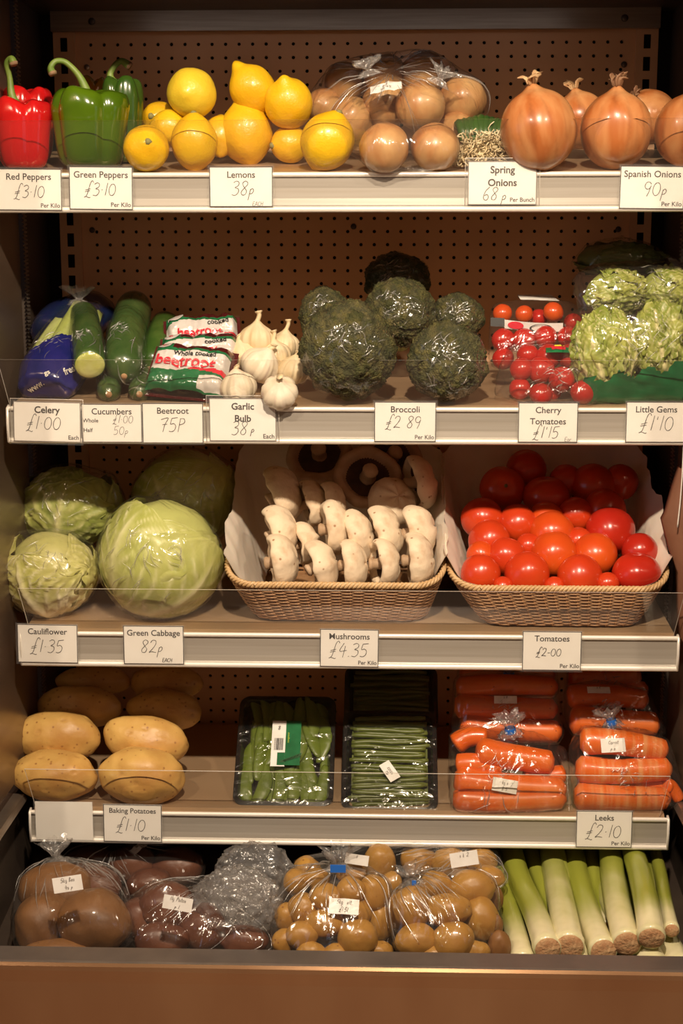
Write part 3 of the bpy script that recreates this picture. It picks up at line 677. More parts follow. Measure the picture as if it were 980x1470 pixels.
# ------------------------------------------------------------ builders for produce
def oriented(zdir, xh=(1,0,0)): return basis(zdir, xh)
def pepper(label, px, Y, py_top, wpx, body, stem_px, seed=0, k=1, base_py=None, lobes=4, group='bell peppers', zb=None):
    P = at(px, 200, Y); x = P.x; zb = zs(k, Y)+0.001 if zb is None else zb
    top = at(px, py_top, Y-0.01).z; H = top-zb; R = wpx*mpp((x, Y, top))/2
    t = thing('bell_pepper', label, 'pepper', (x, Y, zb), group)
    prof = [(0,.05),(.22,.02),(.50,.0),(.74,.05),(.87,.20),(.92,.42),(.98,.66),(1.0,.80),(.90,.95),(.68,1.0),(.42,.97),(.2,.90),(.1,.86),(0,.86)]
    pr = [(p.x, p.y) for p in cat_rom([Vector((a, b, 0)) for a, b in prof], 4)]; pr[0] = (0, .05); pr[-1] = (0, .86)
    def fn(v):
        a = math.atan2(v.y, v.x)+seed; r = math.hypot(v.x, v.y); zz = v.z
        lob = abs(math.cos(a*lobes/2)); lob = 1-0.16*(1-lob)**2.0*sm(0.1, 0.6, r)
        d = 1+0.06*noise.noise(Vector((math.cos(a), math.sin(a), zz*1.3+seed)))
        zz2 = zz - 0.10*(1-abs(math.cos(a*lobes/2)))**1.5*sm(0.5, 1, zz)*sm(0.25, 0.8, r) + 0.05*noise.noise(Vector((v.x*2, v.y*2, seed)))*sm(0.6, 1, zz)
        return Vector((v.x*lob*d*R, v.y*lob*d*R*0.95, max(0, zz2)*H))
    mesh_obj('pepper_body', *lathe(pr, 72, fn), body, t)
    if not stem_px: return t
    pts = [Vector((0, 0, H*0.83))]
    for (a, b, dy) in stem_px: pts.append(at(a, b, Y+dy)-Vector((x, Y, zb)))
    C = cat_rom(pts, 8); n = len(C); u = mpp((x, Y, top))
    Rd = [u*(7.5-3.4*sm(0, .45, i/(n-1))+1.6*sm(.7, 1, i/(n-1))) for i in range(n)]
    Rd[0] *= 1.7; Rd[1] *= 1.3
    st = mesh_obj('stem', *tube(C, Rd, 12, fn=lambda i, a: 1+0.10*math.cos(5*a)), 'stem', t)
    e = C[-1]; d = (C[-1]-C[-3]).normalized()
    mesh_obj('stem_end', *tube([e-d*0.002, e+d*0.0015], [Rd[-1]*1.12, Rd[-1]*0.95], 12), 'stem_end', st)
    return t
pepper('red pepper with an upright green stem at far left', 34, .05, 141, 86, 'red_pepper', [(18,140,0), (14,112,0), (10,92,-.005), (16,84,-.01), (20,92,-.012)], 0.4)
pepper('red pepper lying behind the front red one, stem hidden', 40, .145, 124, 82, 'red_pepper', [], 1.9)
pepper('large green pepper with long stem curling left', 131, .05, 127, 112, 'green_pepper', [(124,130,0), (113,108,0), (95,90,-.002), (80,88,-.008), (73,97,-.012), (76,106,-.014)], 0.2)
pepper('shade-darkened green pepper behind the large green one, stem curling right', 178, .13, 110, 60, 'shaded_green_pepper', [(159,112,0), (163,97,0), (174,88,0), (186,95,0)], 1.1)
pepper('green pepper with orange flush peeking out behind the others', 138, .215, 110, 50, 'orange_flush', [], 2.1)

def lemon(label, px, py, rx, ry, Y=None, axis=(0,0,1), nub=.3, stem=True, mat='lemon', seed=0, k=1):
    P = rest(px, py, k, ry*0.98) if Y is None else at(px, py, Y); u = mpp(P)
    t = thing('lemon', label, 'lemon', P, 'lemons on the top shelf', oriented(axis))
    L = max(rx, ry)*u; S = min(rx, ry)*u; V0, Fc = ico(5); V = []; off = Vector((seed*2.1, seed, 0))
    for d in V0:
        ct = d.z; ang = math.acos(max(-1, min(1, ct)))
        s = 1 + nub*math.exp(-(ang/0.27)**2) + 0.10*math.exp(-((math.pi-ang)/0.3)**2) + 0.035*noise.noise(d*1.6+off) + 0.008*noise.noise(d*8+off)
        V.append(Vector((d.x*S, d.y*S, d.z*L))*s*0.985)
    mesh_obj('lemon_rind', V, Fc, mat, t)
    if stem:
        zz = -L*1.075
        mesh_obj('calyx', *lathe([(0,zz-0.0028),(0.0028,zz-0.0022),(0.005,zz+0.0006),(0.0048,zz+0.004),(0,zz+0.005)], 9, lambda v: Vector((v.x*(1+.2*math.cos(3*math.atan2(v.y, v.x))), v.y, v.z))), 'calyx', t)
    return t
lemon('lemon with its stem scar facing the viewer, front row beside green pepper', 210, 213, 33, 34, axis=(-.25,1,-.2), nub=.1, seed=1)
lemon('lemon standing upright in front row with stem scar on top', 279, 205, 34, 39, axis=(0,.15,-1), nub=.16, seed=2)
lemon('large knobbly lemon with blunt nub on top, front row', 353, 192, 39, 43, axis=(-.12,0,1), nub=.3, stem=False, seed=3)
lemon('bright lemon at right end of the lemons, scar at upper right', 470, 203, 39, 42, axis=(-.38,.25,-.9), nub=.12, seed=4)
lemon('pale round smooth lemon on top of the pile at left', 275, 134, 37, 36, .105, axis=(.1,1,.1), nub=.05, mat='lemon_pale', seed=5, stem=False)
lemon('lemon with nub pointing up left, top of the pile', 362, 128, 33, 36, .115, axis=(-.55,-.1,.83), nub=.32, stem=False, seed=6)
lemon('lemon with wide blunt tip facing up, top right of pile', 414, 149, 35, 37, .10, axis=(-.12,-.55,.83), nub=.22, stem=False, seed=7)
lemon('lemon in shade low behind, scar facing left', 416, 207, 27, 28, .115, axis=(.8,.5,.1), nub=.1, seed=8)
lemon('lemon at back left, partly hidden with scar facing viewer', 229, 172, 27, 26, .155, axis=(.3,1,-.1), nub=.1, seed=9)
lemon('lemon wedged behind the first two front lemons', 243, 184, 27, 27, .11, axis=(1,.2,0), nub=.1, seed=10, stem=False)
lemon('lemon wedged between two front lemons, mostly hidden', 317, 195, 26, 30, .115, axis=(0,.4,1), nub=.1, seed=11, stem=False)

def onion(label, px, py, rx, ry, Y=None, k=1, tilt=(0,0,1), neck='papery', seed=0, name='spanish_onion', cat='onion', group='Spanish onions', neck_h=.16, mat='onion', tuftn=9):
    P = rest(px, py, k, ry) if Y is None else at(px, py, Y); u = mpp(P)
    t = thing(name, label, cat, P, group, oriented(tilt)); R = rx*u; H = ry*u
    V0, Fc = ico(5); V, kk = [], []; off = Vector((seed*1.7, seed*2.9, seed))
    for d in V0:
        ang = math.acos(max(-1, min(1, d.z))); a = math.atan2(d.y, d.x)
        s = 1 + neck_h*math.exp(-(ang/0.2)**2) + 0.04*math.exp(-((math.pi-ang)/0.2)**2) - 0.02*math.exp(-(ang/0.5)**2)
        s += 0.012*math.sin(a*7+3*noise.noise(d+off)) * math.sin(ang)**2 + 0.03*noise.noise(d*1.3+off)
        V.append(Vector((d.x*R, d.y*R, d.z*H))*s)
        q = noise.noise(Vector((math.cos(a)*5, math.sin(a)*5, ang*0.9))+off)
        kk.append(max(0, min(1, sm(.12, .45, q)*0.55 + 0.5*sm(2.5, 3.0, ang) + 0.5*sm(.25, .08, ang))))
    b = mesh_obj('onion_bulb', V, Fc, mat, t, k=kk)
    if neck:
        parts = []; rnd = random.Random(seed)
        for i in range(tuftn):
            a = rnd.uniform(0, 6.28); r0 = R*0.07; ln = R*rnd.uniform(.16, .36); sp = rnd.uniform(.2, 1.2)*R*0.3; w = R*rnd.uniform(.05, .13)
            C = [Vector((math.cos(a)*r0, math.sin(a)*r0, H*(1+neck_h)*0.93)), Vector((math.cos(a)*(r0+sp*.3), math.sin(a)*(r0+sp*.3), H*(1+neck_h)+ln*.5)), Vector((math.cos(a+.5)*(r0+sp), math.sin(a+.5)*(r0+sp), H*(1+neck_h)+ln*rnd.uniform(.5,1)))]
            parts.append(tube(cat_rom(C, 4), [w*.7, w, w*1.1, w*1.2, w*1.1, w, w*.8, w*.5, w*.15], 6, squash=.2))
        V, Fc = join(parts); mesh_obj('papery_neck', V, Fc, neck, t)['kind'] = 'stuff'
    return t
onion('large Spanish onion with pale papery tip, beside spring onions', 773, 186, 55, 58, tilt=(-.18,0,1), seed=1)
onion('large Spanish onion with dark shrivelled top, second in front row', 884, 187, 51, 55, tilt=(0,0,1), neck='papery_dark', seed=2, tuftn=16)
onion('Spanish onion cut off by the right edge, strip of loose skin on top', 987, 187, 47, 52, tilt=(.1,0,1), seed=3, neck='papery')
onion('Spanish onion behind between the two large front ones', 832, 172, 40, 40, .16, tilt=(-.2,0,1), seed=4)
onion('Spanish onion behind right with brown tangled top', 930, 168, 40, 38, .16, tilt=(-.5,-.5,.6), neck='papery_dark', seed=5)

# bag of onions
bag = []
for (lb, px, py, r, Y, nk) in (
    ('brown onion at lower left inside the bag, front', 551, 212, 36, None, 1), ('brown onion at lower right inside the bag, front', 624, 211, 35, None, 1),
    ('orange brown onion in middle of the bag under a glare', 603, 152, 36, .09, 1), ('onion under the white sticker in the bag', 553, 148, 34, .135, 0),
    ('dark onion at top left of sticker in the bag', 553, 110, 32, .185, 0), ('dark onion at very top of the bag', 606, 107, 33, .18, 0),
    ('dark onion at right side of the bag', 664, 143, 34, .145, 0), ('dark onion at back left of the bag', 494, 118, 29, .20, 0),
    ('onion low at left inside the bag behind the last lemon', 505, 170, 32, .135, 0), ('onion deep inside the bag below right', 655, 190, 30, .13, 0), ('onion at far left back of the bag', 466, 152, 26, .19, 0)):
    o = onion(lb, px, py, r, r*.97, Y, tilt=(random.uniform(-.6,.6), random.uniform(-.5,.3), .8), neck=None, seed=px*.01, name='brown_onion', group='brown onions in the bag', mat='onion2', neck_h=.08)
    bag.append(o)
pb = thing('plastic_bag', 'clear plastic bag of brown onions with a white sticker', 'bag', (at(580,200,.12).x, .12, zs(1,.12)), None)
sh, bv = film_over('bag_film', bag, pb, 'filmbag', .0015, .006, 5, neck=at(560, 84, .1), seed=3, shelf=1)
v, f = grid2(.042, .024); xd, yd = rot2(8)
stk = decal('sticker', v, f, at(553,121,.05), xd, yd, bv, 'white_s', pb)
def scribble(parent, org, xd, yd, bvh, lines, hgt, seedv=0):
    for i, s in enumerate(lines):
        v, f = stroke_mesh(s, hgt, hgt*.10, .2, seedv)
        decal('handwriting', [(x, y - i*hgt*1.7) for x, y in v], f, org, xd, yd, bvh, 'penf', parent, .0014)
scribble(pb, at(553,119,.05), xd, yd, bv, ['ts k', '10p 45'], .0055)
tuft('bag_gather', at(531,108,.045), (-.3,-.3,1), .022, .016, 'filmcr', pb, 1)
tuft('bag_gather', at(628,122,.06), (.5,-.2,1), .026, .016, 'filmcr', pb, 4)

# spring onion bunch
def spring_onions():
    P = at(694, 222, .04); t = thing('spring_onion_bunch', 'bunch of spring onions with pale hairy roots facing out', 'spring onions', (P.x, .05, zs(1,.05)), None)
    rnd = random.Random(5); o = Vector(t.location); rl = []
    for i in range(11):
        px = 668+rnd.uniform(0, 52); py = 206+rnd.uniform(0, 30)
        a = at(px, py, .045); b = at(px+rnd.uniform(-6, 6), 182+rnd.uniform(-2, 12), .09); c = at(680+ (px-690)*1.0, 184-rnd.uniform(0, 12), .16); d = at(690+(px-690)*.9, 182, .27)
        C = cat_rom([a, b, c, d], 5)
        mesh_obj('stalk', *tube([p-o for p in C], [.0065]*3+[.006]*(len(C)-3), 8), 'scallion', t)
        for j in range(70):
            s = a + Vector((rnd.gauss(0, .007), rnd.gauss(-.006, .004), rnd.gauss(.002, .007))); q = [s-o]; dv = Vector((rnd.gauss(0, 1), rnd.gauss(-1.0, .5), rnd.gauss(-.2, 1))).normalized()
            for m_ in range(4):
                dv = (dv + Vector((rnd.gauss(0, .5), rnd.gauss(0, .5), rnd.gauss(-.15, .5)))).normalized(); q.append(q[-1]+dv*.0062)
            q = [Vector((p.x, p.y, max(p.z, .001))) for p in q]
            rl.append(tube(q, .0011, 3, cap=False))
    V, Fc = join(rl); mesh_obj('root_hairs', V, Fc, 'rootlet', t)['kind'] = 'stuff'
    # arched green leaves over the back
    for i in range(9):
        x0 = 666+i*6; C = cat_rom([at(x0+1, 203, .052), at(x0+(i-4)*.6, 186, .055), at(x0+(i-4)*1.6, 172+abs(i-4)*1.6, .075), at(x0+(i-4)*2.2, 174+abs(i-4)*2, .12)], 5)
        mesh_obj('leaf', *tube([p-o for p in C], .0078, 8), 'scallion', t)
    return t
spring_onions()

# ------------------------------------------------------------ second shelf
def stretched(o, name='film_wrap', mat='film', shelf=None, wr=.003, neck=None, seed=0, margin=.002, sub=5):
    return film_over(name, [o], o, mat, margin, wr, sub, neck=neck, seed=seed, shelf=shelf)
def celery(label, low, high, Yl, Yh, blue, seed=0, dark=False):
    A = at(low[0], low[1], Yl); B = at(high[0], high[1], Yh); d = (B-A).normalized(); L = (B-A).length
    T = oriented(d); t = thing('celery', label, 'celery', A, 'bagged celery', T)
    rnd = random.Random(seed)
    for i in range(8):
        a = i*6.28/8; r = .024 if i < 8 else 0; cx, cy = math.cos(a)*r*1.1, math.sin(a)*r*.8
        C = [Vector((cx*.8, cy*.8, .003)), Vector((cx*1.25, cy*1.25, L*.25)), Vector((cx*1.15, cy*1.15, L*.6)), Vector((cx*.8+rnd.gauss(0,.003), cy*.8, L*1.0))]
        C = cat_rom(C, 5); n = len(C)
        kk = []
        V, Fc = tube(C, [.0165-.007*j/n for j in range(n)], 14, fn=lambda i_, a_: 1+.06*math.cos(7*a_))
        mesh_obj('stalk', V, Fc, 'celery', t, k=[1-sm(0, .03, v.z) for v in V])
    return t, T, A, B, L
cel, T, A, B, L = celery('bagged celery in blue printed sleeve at far left', (64, 560), (116, 450), .045, .21, True, 1)
sh, bv = film_over('clear_sleeve', [cel], cel, 'filmw', .003, .004, 5, neck=at(120, 425, .2), seed=5, shelf=2)
# blue printed band: the lower part of the sleeve, set just outside the film
def band_from(o, test, mat, name, parent, off=.0006):
    me = o.data; keep = [p for p in me.polygons if test(Wm(o) @ p.center)]
    ids = {}; V, Fc = [], []
    for p in keep:
        q = []
        for i in p.vertices:
            if i not in ids: ids[i] = len(V); V.append(me.vertices[i].co + me.vertices[i].normal*off)
            q.append(ids[i])
        Fc.append(tuple(q))
    return mesh_obj(name, V, Fc, mat, parent)
dcel = (B-A).normalized()
def cut(p):
    s = (p-A).dot(dcel); return s < L*(.36+.10*math.sin((p.x-A.x)*45))
band_from(sh, cut, 'bluefilm', 'blue_band', cel)
xd = Vector((.86, .1, .50)); yd = Vector((-.40, .45, .8))
for s_, c_, sz in (('www.', (40, 543), .013), ('gs', (58, 528), .011), ('fresh.', (83, 514), .014)):
    v, f = text_mesh(s_, True)
    decal('sleeve_lettering', [(x*sz, y*sz) for x, y in v], f, at(c_[0], c_[1], .0), xd, yd, bv, 'white', cel, .0022)
tuft('sleeve_gather', at(112,440,.19), (.1,.1,1), .03, .02, 'filmcr', cel, 3)
cel2, T2, A2, B2, L2 = celery('second bag of celery in dark blue sleeve, lying behind the first', (75, 485), (140, 440), .17, .27, True, 2)
sh2, bv2 = film_over('dark_blue_sleeve', [cel2], cel2, 'bluedark', .003, .004, 4, seed=8)

def cucumber(label, pts, rpx, mat='cuke', cutend=False, tipped=True, filmy=True, seed=0):
    P = [at(*p) for p in pts]; o = P[0]; t = thing('cucumber', label, 'cucumber', o, 'cucumbers on the second shelf')
    C = cat_rom([p-o for p in P], 10); n = len(C); u = mpp(o); R = []
    for i in range(n):
        s = i/(n-1); e0 = 1 if cutend else math.sqrt(max(.02, min(1, s/.16*(2-min(1, s/.16))))); e1 = math.sqrt(max(.02, min(1, (1-s)/.1*(2-min(1, (1-s)/.1)))))
        R.append(rpx*u*e0*e1*(1+.02*noise.noise(Vector((s*5, seed, 0)))))
    V, Fc = tube(C, R, 28, fn=lambda i, a: 1+.018*abs(math.cos(a*5)))
    body = mesh_obj('cucumber_skin', V, Fc, mat, t)
    d = (C[0]-C[1]).normalized()
    if cutend:
        Tm = oriented(d); r = R[0]
        V, Fc = lathe([(0,.0012),(r*.3,.0012),(r*.62,.001),(r*.93,.0008),(r*1.0,-.001)], 32); V = [Tm @ v for v in V]
        kk = [0]*len(V)
        for i, v in enumerate(V): kk[i] = 1 if v.length > r*.85 else 0
        mesh_obj('cut_face', V, Fc, 'cuke_cut', t, k=kk)
        rnd = random.Random(3); pa = []
        for i in range(6):
            for j in range(4):
                a = i*1.047+.3+j*.17; rr = r*(.32+.10*(j % 2)+.03*(i % 2)); pa.append(blob((.0005,.0010,.0003), j, sub=1)); 
                c = Tm @ Vector((math.cos(a)*rr, math.sin(a)*rr, .0014)); pa[-1] = ([v+c for v in pa[-1][0]], pa[-1][1])
        V, Fc = join(pa); mesh_obj('seeds', V, Fc, 'cuke_cut', t)['kind'] = 'stuff'
    elif tipped:
        V, Fc = lathe([(0,.004),(.004,.003),(.005,0),(.0045,-.003)], 9); Tm = oriented(d); mesh_obj('dry_tip', [Tm @ (v+Vector((0,0,.0005))) for v in V], Fc, 'papery', t)
    if filmy: stretched(t, 'shrink_wrap', 'filmw', 2, .003, neck=P[0]+d*.01, seed=seed)
    return t
cucumber('half cucumber in shrink wrap with its cut face showing', [(129,524,.03), (124,480,.11), (119,447,.2)], 22, cutend=True, seed=1)
cucumber('long dark whole cucumber standing highest behind, tip facing out', [(178,540,.045), (180,490,.12), (195,432,.27)], 27, seed=2)
cucumber('cucumber tip poking out low at left under the cut half', [(156,566,.022), (158,545,.10), (165,500,.24)], 17, seed=3)
cucumber('cucumber tip poking out low beside the beetroot packs', [(200,566,.028), (205,545,.10), (215,500,.24)], 17, seed=4)
cucumber('dark cucumber lying behind the beetroot packs', [(214,530,.11), (228,490,.18), (240,462,.28)], 22, filmy=False, seed=5)

def beet_pack(label, c0, c1, wpx, Y0, Y1, seed=0, full=True, skew=0):
    A = at(c0[0], c0[1], Y0); B = at(c1[0], c1[1], Y1); w = wpx*mpp(A); v = (B-A); h = v.length; up = v.normalized()
    x = Vector((1, .0, skew)).normalized(); x = (x-up*x.dot(up)).normalized(); nr = x.cross(up)
    Tm = Matrix((x, up, nr)).transposed(); t = thing('beetroot_pack', label, 'beetroot', A, 'vacuum packs of cooked beetroot', Tm)
    bl = [(-.28,.30,.23),(.05,.26,.25),(.30,.34,.22),(-.22,.70,.23),(.08,.68,.25),(.33,.72,.2)]
    def H(u, q):
        z = 0
        for (a, b, r) in bl:
            d2 = ((u-a)/r)**2*1.0+((q-b)/(r*1.15))**2; z = max(z, math.sqrt(max(0, 1-d2))) if d2 < 1 else z
        e = sm(0, .10, .5-abs(u))*sm(0, .10, min(q, 1-q))
        return (.016*z*e + .008*e + .0022*noise.noise(Vector((u*11, q*9, seed)))*e + .0009*noise.noise(Vector((u*30, q*25, seed)))*e)
    nx, ny = 72, 50
    V = [Vector(((i/nx-.5)*w, j/ny*h, H(i/nx-.5, j/ny))) for j in range(ny+1) for i in range(nx+1)]
    def regn(u, q):
        if abs(u) > .455 or q < .06 or q > .95: return 0       # clear seal
        wv = .03*math.sin(u*9+seed)
        if q < .37+wv: return 3 if (u > .16 and q < .30 and q > .08) else 1
        if q < .37+wv+.05+.05*max(0, u*2): return 2 if u > .02 else 3
        if q < .74+wv: return 3
        if q < .80+wv: return 1
        return 1 if u < -.22 and q < .97 else 4
    Fc, mi = [], []
    for j in range(ny):
        for i in range(nx):
            Fc.append((j*(nx+1)+i, j*(nx+1)+i+1, (j+1)*(nx+1)+i+1, (j+1)*(nx+1)+i)); mi.append(regn((i+.5)/nx-.5, (j+.5)/ny))
    pk = mesh_obj('pack_front', V, Fc, ['film', 'printgreen', 'printred', 'printwhite', 'beet'], t, midx=mi)
    V2 = [Vector(((i/6-.5)*w, j/4*h, -.004-.014*math.sin(math.pi*i/6)*math.sin(math.pi*j/4))) for j in range(5) for i in range(7)]
    mesh_obj('pack_back', V2, [(j*7+i+7, j*7+i+8, j*7+i+1, j*7+i) for j in range(4) for i in range(6)], 'beet', t)
    def put(s, u, q, sz, mat, bold=True, rot=0):
        vv, f = text_mesh(s, bold); out = []
        for (a, b) in vv:
            a, b = a*math.cos(rot)-b*math.sin(rot), a*math.sin(rot)+b*math.cos(rot)
            uu = u+a*sz/w; qq = q+b*sz/h; out.append(Vector((uu*w, qq*h, H(uu, qq)+.0014)))
        mesh_obj('pack_lettering', out, f, mat, t, smooth=False)
    if full:
        put('beetroot', -.04, .46, .025, 'printred'); put('Whole cooked', .06, .65, .0105, 'black', True, .04)
    else: put('beetroot', -.02, .45, .019, 'printred'); put('cooked', .22, .64, .011, 'black', True, .1)
    ring = []
    for i in range(20):
        a = i*6.283/20; ring.append((math.cos(a), math.sin(a)))
    u0, q0, rr = -.33, .87, .011
    vv = [Vector((u0*w, q0*h, H(u0, q0)+.002))] + [Vector((u0*w+a*rr*1.1, q0*h+b*rr*.9, H(u0+a*rr/w, q0+b*rr/h)+.0016)) for a, b in ring]
    mesh_obj('round_badge', vv, [(0, i+1, (i+1) % 20+1) for i in range(20)], 'printwhite', t)
    put('&', u0, q0-.05, .011, 'printred')
    return t
beet_pack('front beetroot vacuum pack with white band and red lettering', (262, 571), (283, 500), 126, .02, .085, 1, True, .06)
beet_pack('middle beetroot vacuum pack showing green corner and round badge', (284, 548), (288, 483), 120, .075, .13, 2, False, .04)
beet_pack('uppermost beetroot vacuum pack with cooked printed at right', (292, 523), (289, 456), 112, .115, .18, 3, False, -.06)

def garlic(label, px, py, r, Y=None, axis=(0,0,1), neck=.55, seed=0, dry=False, sq=.86):
    P = rest(px, py, 2, r*sq) if Y is None else at(px, py, Y); R = r*mpp(P)
    t = thing('garlic_bulb', label, 'garlic', P, 'garlic bulbs on the second shelf', oriented(axis))
    V0, Fc = ico(5); V, kk = [], []; off = Vector((seed*3.1, seed, seed*.7))
    nl = 6+seed % 3
    for d in V0:
        ang = math.acos(max(-1, min(1, d.z))); a = math.atan2(d.y, d.x)
        lob = abs(math.cos((a+.25*noise.noise(off))*nl/2)); s = 1 - .10*(1-lob)**1.6*math.sin(ang)**1.2 + .04*noise.noise(d*1.5+off) + .012*math.sin(a*23+seed)*math.sin(ang)
        s += .20*math.exp(-(ang/.30)**2) + neck*.22*math.exp(-(ang/.14)**2)
        z = d.z*sq
        if z < -.62: z = -.62+(z+.62)*.5
        V.append(Vector((d.x*s, d.y*s, z*s))*R)
        kk.append(.8*sm(.1, .5, noise.noise(Vector((math.cos(a)*6, math.sin(a)*6, ang))+off)))
    mesh_obj('cloves_in_skin', V, Fc, 'garlic_dry' if dry else 'garlic', t, k=kk)
    top = R*sq*(1.20+neck*.22)*.95
    n = [Vector((0, 0, top*.8)), Vector((.02*R, 0, top)), Vector((.1*R, .03*R, top+R*neck*.5)), Vector((.06*R, .05*R, top+R*neck)), ]
    C = cat_rom(n, 4); mesh_obj('neck', *tube(C, [R*.2-(R*.08*min(1, i/5)) + (R*.07 if i > len(C)-3 else 0) for i in range(len(C))], 12, fn=lambda i, a: 1+.12*math.cos(6*a+i*.3)), 'garlic_dry', t)
    return t
garlic('white garlic bulb in front at left, short neck leaning left', 342, 556, 27, axis=(-.12,-.1,1), neck=.18, seed=1)
garlic('white garlic bulb in front at right, dry neck facing the viewer', 401, 563, 27, axis=(.02,-.75,.66), neck=.3, seed=2)
garlic('garlic bulb in second row with loose cracked skin', 373, 525, 29, .085, axis=(.5,-.1,.8), neck=.25, seed=3)
garlic('garlic bulb behind the left front one', 350, 512, 26, .115, axis=(-.3,0,1), neck=.2, seed=4, dry=True)
garlic('garlic bulb on top at left with tall upright neck', 369, 489, 27, .125, axis=(.02,0,1), neck=.5, seed=5, dry=True)
garlic('garlic bulb on top at right with ragged bent neck', 408, 497, 23, .14, axis=(.12,0,1), neck=.6, seed=6, dry=True)
garlic('garlic bulb against the broccoli wrap, right end of pile', 420, 532, 23, .09, axis=(.25,-.2,1), neck=.3, seed=7, dry=True)
garlic('garlic bulb low in the middle behind the front pair', 395, 512, 24, .115, axis=(-.1,0,1), neck=.5, seed=8, dry=True)

BROC = {}
def broccoli(label, px, py, rx, ry, Y=None, mat='broc', seed=0, wrap=True, tall=1.0):
    P = rest(px, py, 2, ry*.97) if Y is None else at(px, py, Y); u = mpp(P)
    t = thing('broccoli', label, 'broccoli', P, 'wrapped broccoli heads')
    sub = 6; V0, Fc = ico(sub); V = []; off = Vector((seed*4.1, seed*2.2, seed))
    for d in V0:
        q = d*1.0+off
        v1 = noise.voronoi(d*2.3+off)[0][0]; v2 = noise.voronoi(d*7+off)[0][0]; v3 = noise.noise(d*26+off)
        v4 = noise.voronoi(d*17+off)[0][0]
        s = .94 + .09*(1-v1*1.6) + .04*(1-v2*2) + .035*(1-v4*2) + .025*v3 + .05*noise.noise(d*1.3+off)
        if d.z < -.35: s *= 1-.18*(-.35-d.z)
        V.append(Vector((d.x*rx*u*s, d.y*min(rx, ry)*u*.86*s, d.z*ry*u*s*tall)))
    mesh_obj('florets', V, Fc, mat, t)
    mesh_obj('broccoli_stem', *tube([Vector((0, .02, -ry*u*.88)), Vector((0, 0, -ry*u*.2))], [.012, .02], 12), 'celery', t)
    if wrap: stretched(t, 'film_wrap', 'filmw', 2, .0045, neck=P+Vector((-.2*rx*u, -rx*u, ry*u*.4)), seed=seed, margin=-.001)
    return t
broccoli('largest wrapped broccoli head, front left with bright glare', 500, 505, 72, 77, seed=1)
broccoli('wrapped broccoli head in front on the right', 641, 522, 60, 60, seed=2)
broccoli('wrapped broccoli head on top in the middle', 575, 452, 54, 54, .15, seed=3)
broccoli('small wrapped broccoli head behind at right', 655, 458, 41, 38, .18, seed=4)
broccoli('broccoli head behind the largest at upper left', 466, 455, 38, 44, .17, seed=5)
broccoli('very dark broccoli head in shade at the very back top', 570, 402, 49, 40, .26, mat='broc_shade', seed=6)
# ---- cherry tomatoes
def tomato(label, px, py, r, Y=None, k=2, mat='cherry', name='cherry_tomato', cat='tomato', group='cherry tomatoes in the front bag', sq=.93, scar=None, seed=0, tilt=None):
    P = rest(px, py, k, r*sq) if Y is None else at(px, py, Y); u = mpp(P)
    sub = 4 if r > 20 else 3
    off = Vector((seed*3.3, seed, px*.01)); V = []
    V0, Fc = ico(sub if r < 20 else 5)
    for d in V0:
        a = math.atan2(d.y, d.x); ang = math.acos(max(-1, min(1, d.z)))
        s = 1 + .035*noise.noise(d*1.1+off) + .012*math.cos(a*5+seed)*math.sin(ang)*(.4+.6*max(0, d.z)) - .10*math.exp(-(ang/.28)**2)
        V.append(Vector((d.x*r*u*s, d.y*r*u*s, d.z*r*u*sq*s)))
    rnd = random.Random(px*7+py)
    ax = tilt or (rnd.uniform(-.5, .5), rnd.uniform(.2, 1), rnd.uniform(-.8, -.2))
    o = mesh_obj(name, V, Fc, mat); T = oriented(ax).to_4x4(); T.translation = P; o.matrix_world = T
    tag(o, label, cat, group)
    if scar:
        zz = r*u*sq*.885
        mesh_obj('stem_scar', *lathe([(0,zz+.0008),(r*u*.10,zz+.0006),(r*u*.13,zz-.001)], 8), 'scar', o)
    return o
ch1 = []
for (lb, px, py, r, Y) in (
    ('cherry tomato at bottom left of the front bag', 746, 558, 16, None), ('cherry tomato at bottom, second from left in front bag', 776, 566, 17, None),
    ('plump cherry tomato right of centre in front bag', 806, 545, 19, .045), ('cherry tomato at bottom right of the front bag', 836, 563, 18, None),
    ('cherry tomato at left end of the second row in front bag', 748, 530, 17, .055), ('largest cherry tomato in centre of the front bag', 776, 531, 20, .06),
    ('cherry tomato at right end of the second row in front bag', 842, 534, 17, .065), ('cherry tomato at top right under the colourful label', 818, 512, 19, .08),
    ('cherry tomato on top in the middle of the front bag', 787, 512, 19, .085), ('cherry tomato on top at left of the front bag', 757, 509, 16, .09), ('cherry tomato low behind the front row of the bag', 792, 562, 14, .06)):
    ch1.append(tomato(lb, px, py, r, Y, seed=px*.1))
cb = thing('plastic_bag', 'clear bag of cherry tomatoes in front with small colourful label', 'bag', (at(785,540,.06).x, .06, zs(2,.06)))
sh, bv = film_over('bag_film', ch1, cb, 'filmw', .003, .007, 5, extra=[at(712,565,.04), at(860,560,.04), at(722,520,.06), at(856,515,.07), at(735,500,.1), at(842,497,.1)], neck=at(865,560,.03), seed=4, shelf=2)
xd, yd = rot2(-3); v, f = grid2(.034, .013); decal('label_green', v, f, at(804,499,.03), xd, yd, bv, 'printgreen', cb)
v, f = grid2(.020, .009); decal('label_red', v, f, at(806,497,.03), xd, yd, bv, 'printred', cb, .0014)
v, f = grid2(.010, .0035); decal('label_yellow', v, f, at(806,493,.03), xd, yd, bv, M('yellow_print', (.8,.6,.05), .4), cb, .0019)
v, f = grid2(.018, .008); decal('label_clear', v, f, at(832,503,.03), *rot2(-18), bv, 'white_s', cb)
v, f = grid2(.006, .007); decal('label_orange', v, f, at(844,505,.03), *rot2(-18), bv, M('orange_print', (.8,.2,.02), .4), cb, .0012)
ch2 = []
